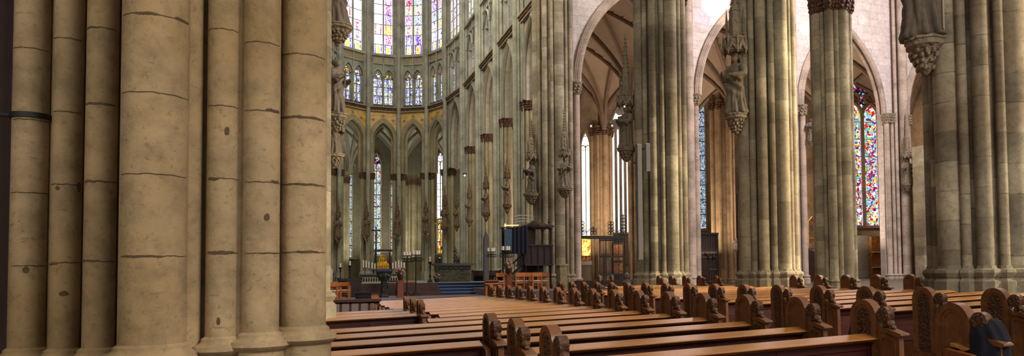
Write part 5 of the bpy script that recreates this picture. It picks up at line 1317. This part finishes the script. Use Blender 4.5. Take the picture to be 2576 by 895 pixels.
# grille door under the lattice window
D = 45.5; a = at(1758, 720, D); b = at(1806, 590, D)
t = empty('chapel_door', (a.x, D, .4), 'dark iron grille door with pointed top below the lattice window', 'door')
s = MB(); s.box(a.x, b.x, D+.1, D+.2, .4, b.z); s.build('dark_leaf', m['dark'], t, False)
s = MB(); s.box(a.x, b.x, D-.1, D+.2, b.z, b.z+.14)
for x in (a.x, b.x-.12): s.box(x, x+.12, D-.05, D+.15, .4, b.z)
s.build('frame', m['black'], t, False)
s = MB()
for i in range(13): x = a.x+(b.x-a.x)*i/12; s.cyl(x, D, .018, .4, b.z, 5)
for z in (.9, 1.8, 2.7): s.box(a.x, b.x, D-.02, D+.02, z-.03, z+.03)
s.build('grille', m['greypanel'], t, False)
s = MB(); cx_ = a.x+(b.x-a.x)*.3; s.tube([(cx_+x, D-.04, 2.4+z) for x, z in arch_pts(.38, .6, 8)], .05, 6); s.box(cx_-.36, cx_+.36, D-.03, D, .4, 2.5); s.ball((b.x-.4, D-.08, 2.7), .14, .08, .16); s.build('carved_panel', m['dark'], t)
# black notice board / confessional side on pier
D = 22.0
a = at(1859, 640, 24.5); b = at(1864, 488, 24.5); s = MB(); s.box(a.x, b.x+.12, 24.4, 24.6, .2, b.z)
tag(s.build('tall_black_board', m['black'], None, False), 'tall narrow black board edge-on left of the statue pier', 'board')
# altarpiece triptych between piers
D = 41; a = at(2034, 622, D); b = at(2056, 545, D)
t = empty('framed_altarpiece', (a.x, D, a.z), 'dark gold-framed arched painting between two tall piers', 'painting')
w = b.x-a.x; h = b.z-a.z
arch_ = [(0, 0), (w*.8, 0), (w*.8, h*.85), (w*.4, h), (0, h*.85)]
s = MB(); s.prism(arch_, Vector((a.x, D, a.z)), X3, Z3, Y3, 0, .08); s.build('picture', m['picture'], t, False)
s = MB(); s.tube([(a.x+x, D-.02, a.z+z) for x, z in arch_], .035, 6, True); s.box(a.x, a.x+w*.8, D-.04, D, a.z+h*.3-.03, a.z+h*.3+.03); s.box(a.x+w*.86, a.x+w, D-.02, D+.05, a.z, a.z+h); s.build('frame', m['goldsm'], t)
s = MB(); s.box(a.x-.1, b.x+.1, D, D+.9, .4, a.z-.12); s.build('dark_base', m['dark'], t, False)
# gilded lattice shelf below the pictorial window
D = 44.0; a = at(2195, 700, D); b = at(2222, 596, D)
t = empty('lattice_shelf', (a.x, D, .5), 'tall golden brown lattice cabinet with pale shelves under the pictorial window', 'cabinet')
s = MB(); s.box(a.x, b.x+.4, D, D+.3, .5, b.z); s.build('lattice', m['goldbox'], t, False)
for y in (634, 672): z = at(2208, y, D).z; s = MB(); s.box(a.x-.03, b.x+.4, D-.25, D+.02, z-.04, z+.04); s.build('shelf', m['straw'], t, False)
s = MB(); s.box(a.x-2.2, b.x+.4, D+.4, D+.9, 0, at(2200, 592, D).z); tag(s.build('wall_window_apron', m['wallg'], None, False), 'pale grey wall below the pictorial window', 'wall', kind='structure')
# loudspeaker strips on the crossing pier
for (pxa, pxb, ya, yb, lb) in ((1606, 1614, 362, 652, 'long thin grey loudspeaker strip on the crossing pier beside the bishop statue'), (1625, 1635, 360, 430, 'short grey loudspeaker strip high on the crossing pier')):
    Dd = Y2-1.22; a = at(pxa, yb, Dd); b = at(pxb, ya, Dd); t = empty('loudspeaker_column', (a.x, Dd, a.z), lb, 'loudspeaker')
    s = MB(); s.box(a.x, b.x, Dd, Dd+.1, a.z, b.z); s.build('housing', m['greypanel'], t, False)
    s = MB(); s.box(a.x+.02, b.x-.02, Dd-.012, Dd, a.z+.04, b.z-.04); s.build('grille', m['black'] if 0 else m['grid'], t, False)
    s = MB(); zq = .85; s.box(a.x+.06, b.x-.06, Dd+.1, Dd+.5, a.z+(b.z-a.z)*zq-.03, a.z+(b.z-a.z)*zq+.03); s.build('bracket', m['greypanel'], t, False)
for px, py, D, lb in ((1571, 268, 24.6, 'small lit lamp above the bishop statue'), (1487, 317, 51.8, 'tiny lamp left on the capital in the first arch'), (1540, 316, 51.8, 'tiny lamp right on the capital in the first arch'), (1169, 441, 58, 'tiny lamp high among the choir statues')):
    p = at(px, py, D); t = empty('spot_lamp', p, lb, 'lamp'); s = MB(); s.ball(p, D*.0012, D*.0012, D*.0012, 8, 6); s.build('bulb', m['lamp'], t); s = MB(); s.lathe([(D*.003, 0), (D*.0036, .05), (D*.001, .12)], p.x, p.y, 8, p.z+D*.0015); s.build('shade', m['black'], t)
# ------------------------------------------------------------------ people
def person(px, yhead, D, zseat, label, cloth, hair, rz=0, s_=1.0):
    p = at(px, yhead, D); t = empty('person', (p.x, D, zseat-.45), label, 'person')
    R = Matrix.Rotation(rz, 3, 'Z'); zh = p.z-zseat
    def X(v): return R @ Vector(v)+Vector((p.x, D, zseat))
    nodes = [((0, 0, .05), .15), ((0, 0, .22), .14), ((0, -.01, .42), .165), ((0, 0, .52), .12), ((0, .0, .6), .055), ((0, .02, .66), .05),
             ((.17, 0, .5), .07), ((.25, .04, .28), .055), ((.18, .26, .16), .045), ((-.17, 0, .5), .07), ((-.25, .04, .28), .055), ((-.18, .26, .16), .045),
             ((.1, .06, .05), .1), ((.11, .42, .06), .075), ((.11, .44, -.36), .05), ((-.1, .06, .05), .1), ((-.11, .42, .06), .075), ((-.11, .44, -.36), .05)]
    ed = [(0, 1), (1, 2), (2, 3), (3, 4), (4, 5), (3, 6), (6, 7), (7, 8), (3, 9), (9, 10), (10, 11), (0, 12), (12, 13), (13, 14), (0, 15), (15, 16), (16, 17)]
    me = bpy.data.meshes.new('body'); base = Vector((p.x, D, zseat-.45))
    me.from_pydata([X(n[0])-base for n in nodes], ed, []); me.materials.append(cloth)
    o = bpy.data.objects.new('body', me); C.objects.link(o); o.parent = t
    sk = o.modifiers.new('skin', 'SKIN'); sk.use_smooth_shade = True
    for i, n in enumerate(nodes): me.skin_vertices[0].data[i].radius = (n[1], n[1])
    me.skin_vertices[0].data[0].use_root = True
    sb = o.modifiers.new('sub', 'SUBSURF'); sb.levels = 2; sb.render_levels = 2
    h = MB(); h.ball(X((0, .02, zh)), .075, .09, .11, 14, 10); h.ball(X((0, .115, zh-.01)), .014, .02, .02, 6, 5)
    for sx in (-1, 1):
        h.ball(X((sx*.078, .01, zh-.01)), .012, .02, .03, 6, 5)
        h.tube([X((sx*.18, .26, .16)), X((sx*.1, .36, .15))], [.035, .03], 8)
        for f in range(4): h.tube([X((sx*(.12-.018*f), .35, .155)), X((sx*(.1-.018*f), .4, .15)), X((sx*(.08-.018*f), .42, .13))], .009, 5)
        h.tube([X((sx*.14, .33, .15)), X((sx*.07, .37, .18))], .011, 5)
    h.build('head_and_hands', m['skin'], t)
    h = MB(); h.ball(X((0, -.005, zh+.03)), .086, .095, .105, 14, 10); h.ball(X((0, -.04, zh-.03)), .07, .06, .08, 12, 8); h.build('hair', hair, t)
for px, yh, D, lb, cl, hr in ((1507, 701, 22.17, 'person in a dark navy jacket seated with back turned before the iron grille', m['navy'], m['hair']),
                             (1538, 700, 23.14, 'person with reddish brown hair seated right of the navy jacket', m['dark2'], m['hair']),
                             (1577, 693, 27.5, 'person with grey hair seated close to the crossing pier', m['greypanel'], m['hairg'])):
    person(px, yh, D, at(px, yh, D).z-.78, lb, cl, hr)
# navy coat shapes standing in for a person blurred by moving
def coat(name, label, c_, sx, sy, sz, seed):
    rn = random.Random(seed); t = MB(); c_ = Vector(c_)
    def f(u, v):
        a = 2*PI*u; b = PI*v
        k = 1+.06*math.sin(9*a+3*math.cos(b*3))+.05*math.sin(b*11+a*2)
        return c_+Vector((sx*math.sin(b)**.55*math.cos(a)*k, sy*math.sin(b)**.55*math.sin(a)*k, sz*math.cos(b)))
    t.grid(f, 48, 30); o = t.build(name, m['navy'], None); return tag(o, label, 'coat')
p = at(2140, 828, 5.75); coat('person_standin_left', 'dark navy stand-in for a blurred person at the pew beside the large rosette end', (p.x+.08, 5.62, p.z-.1), .2, .1, .28, 1)
p = at(2500, 860, 4.55); coat('person_standin_right', 'dark navy stand-in for a blurred person between the two big pew ends at bottom right', (4.74, 3.84, .72), .12, .17, .42, 2)
# ------------------------------------------------------------------ light
sc = bpy.context.scene
sc.view_settings.view_transform = 'Standard'; sc.view_settings.look = 'None'; sc.view_settings.gamma = 1; sc.view_settings.use_curve_mapping = False
sc.view_settings.exposure = 0.08
w = bpy.data.worlds.new('world'); sc.world = w; w.use_nodes = True
bg = w.node_tree.nodes['Background']; bg.inputs[0].default_value = (1, .97, .9, 1); bg.inputs[1].default_value = .36
def area(name, loc, target, size, power, col, sy=None):
    l = bpy.data.lights.new(name, 'AREA'); l.energy = power; l.color = col; l.size = size
    if sy: l.shape = 'RECTANGLE'; l.size_y = sy
    o = bpy.data.objects.new(name, l); C.objects.link(o); o.location = loc
    o.rotation_euler = (Vector(target)-Vector(loc)).to_track_quat('-Z', 'Y').to_euler(); return o
def spot(name, loc, target, ang, power, col, blend=.3, rad=.05):
    l = bpy.data.lights.new(name, 'SPOT'); l.energy = power; l.color = col; l.spot_size = math.radians(ang); l.spot_blend = blend; l.shadow_soft_size = rad
    o = bpy.data.objects.new(name, l); C.objects.link(o); o.location = loc
    o.rotation_euler = (Vector(target)-Vector(loc)).to_track_quat('-Z', 'Y').to_euler(); return o
WARM = (1, .84, .6); DAY = (1, .97, .88)
area('nave_fill_light', (9, -8, 14), (3, 12, 2), 8, 2100, (1, .93, .8))  # added fill behind the camera for the near surfaces
area('south_aisle_light', (31, 14, 9), (22, 16, 2), 4, 1500, WARM)
spot('south_window_sun', (28, 12.6, 12), (14.0, 18.3, 6.5), 44, 30000, (1, .86, .6), .6, .8)
spot('south_nave_sun', (25.5, 1.0, 10), (14.2, 10.6, 4.5), 46, 19000, (1, .84, .56), .6, .8)
area('north_aisle_light', (-4.2, .5, 4.2), (-1.2, 5, 2.6), 2.0, 75, (1, .92, .76))
area('pier_side_light', (4.5, -1.5, 5), (-1, 5, 2.5), 2.5, 135, (1, .92, .78))
area('transept_light', (32, 22, 24), (24, 39, 14), 8, 7000, (1, .9, .92))
area('choir_light', (7, 50, 30), (7, 66, 6), 10, 2300, DAY)
area('choir_front_light', (5, 36, 24), (12, 58, 8), 8, 1800, (1, .93, .78))
for i, (x, y) in enumerate(((17.8, 50), (26, 48), (35, 46), (36, 43))):
    area('aisle_fill_light_%s' % 'abcd'[i], (x, y, 3.0), (x, y, 15), 5, 900, (1, .84, .66))  # added unseen uplights near the floor, brightening the dark aisles
for i, (x, y) in enumerate(((6.9, 79), (14.5, 76), (0, 77))):
    area('chapel_fill_light_%s' % 'abc'[i], (x, y, 3.0), (x, y-1, 15), 4, 500, (.95, .95, .85))  # added unseen uplights that brighten the space behind the apse
# sun patches thrown by the stained glass on the transept wall
def patch(px, py, power, col, ang, src=(44, 14, 30), Y=YT):
    p = at(px, py, Y); spot('sun_patch', src, p, ang, power, col, .8)
for px, py, pw, col, ang in ((1800, 4, 90000, (1, .95, 1), 3.2), (1775, 40, 30000, (.7, .45, 1), 3.0), (1818, 45, 60000, (1, .85, .5), 3.0), (2028, 70, 50000, (1, .9, .5), 2.2), (2170, 50, 15000, (1, .9, .7), 2.0)):
    patch(px, py, pw, col, ang)
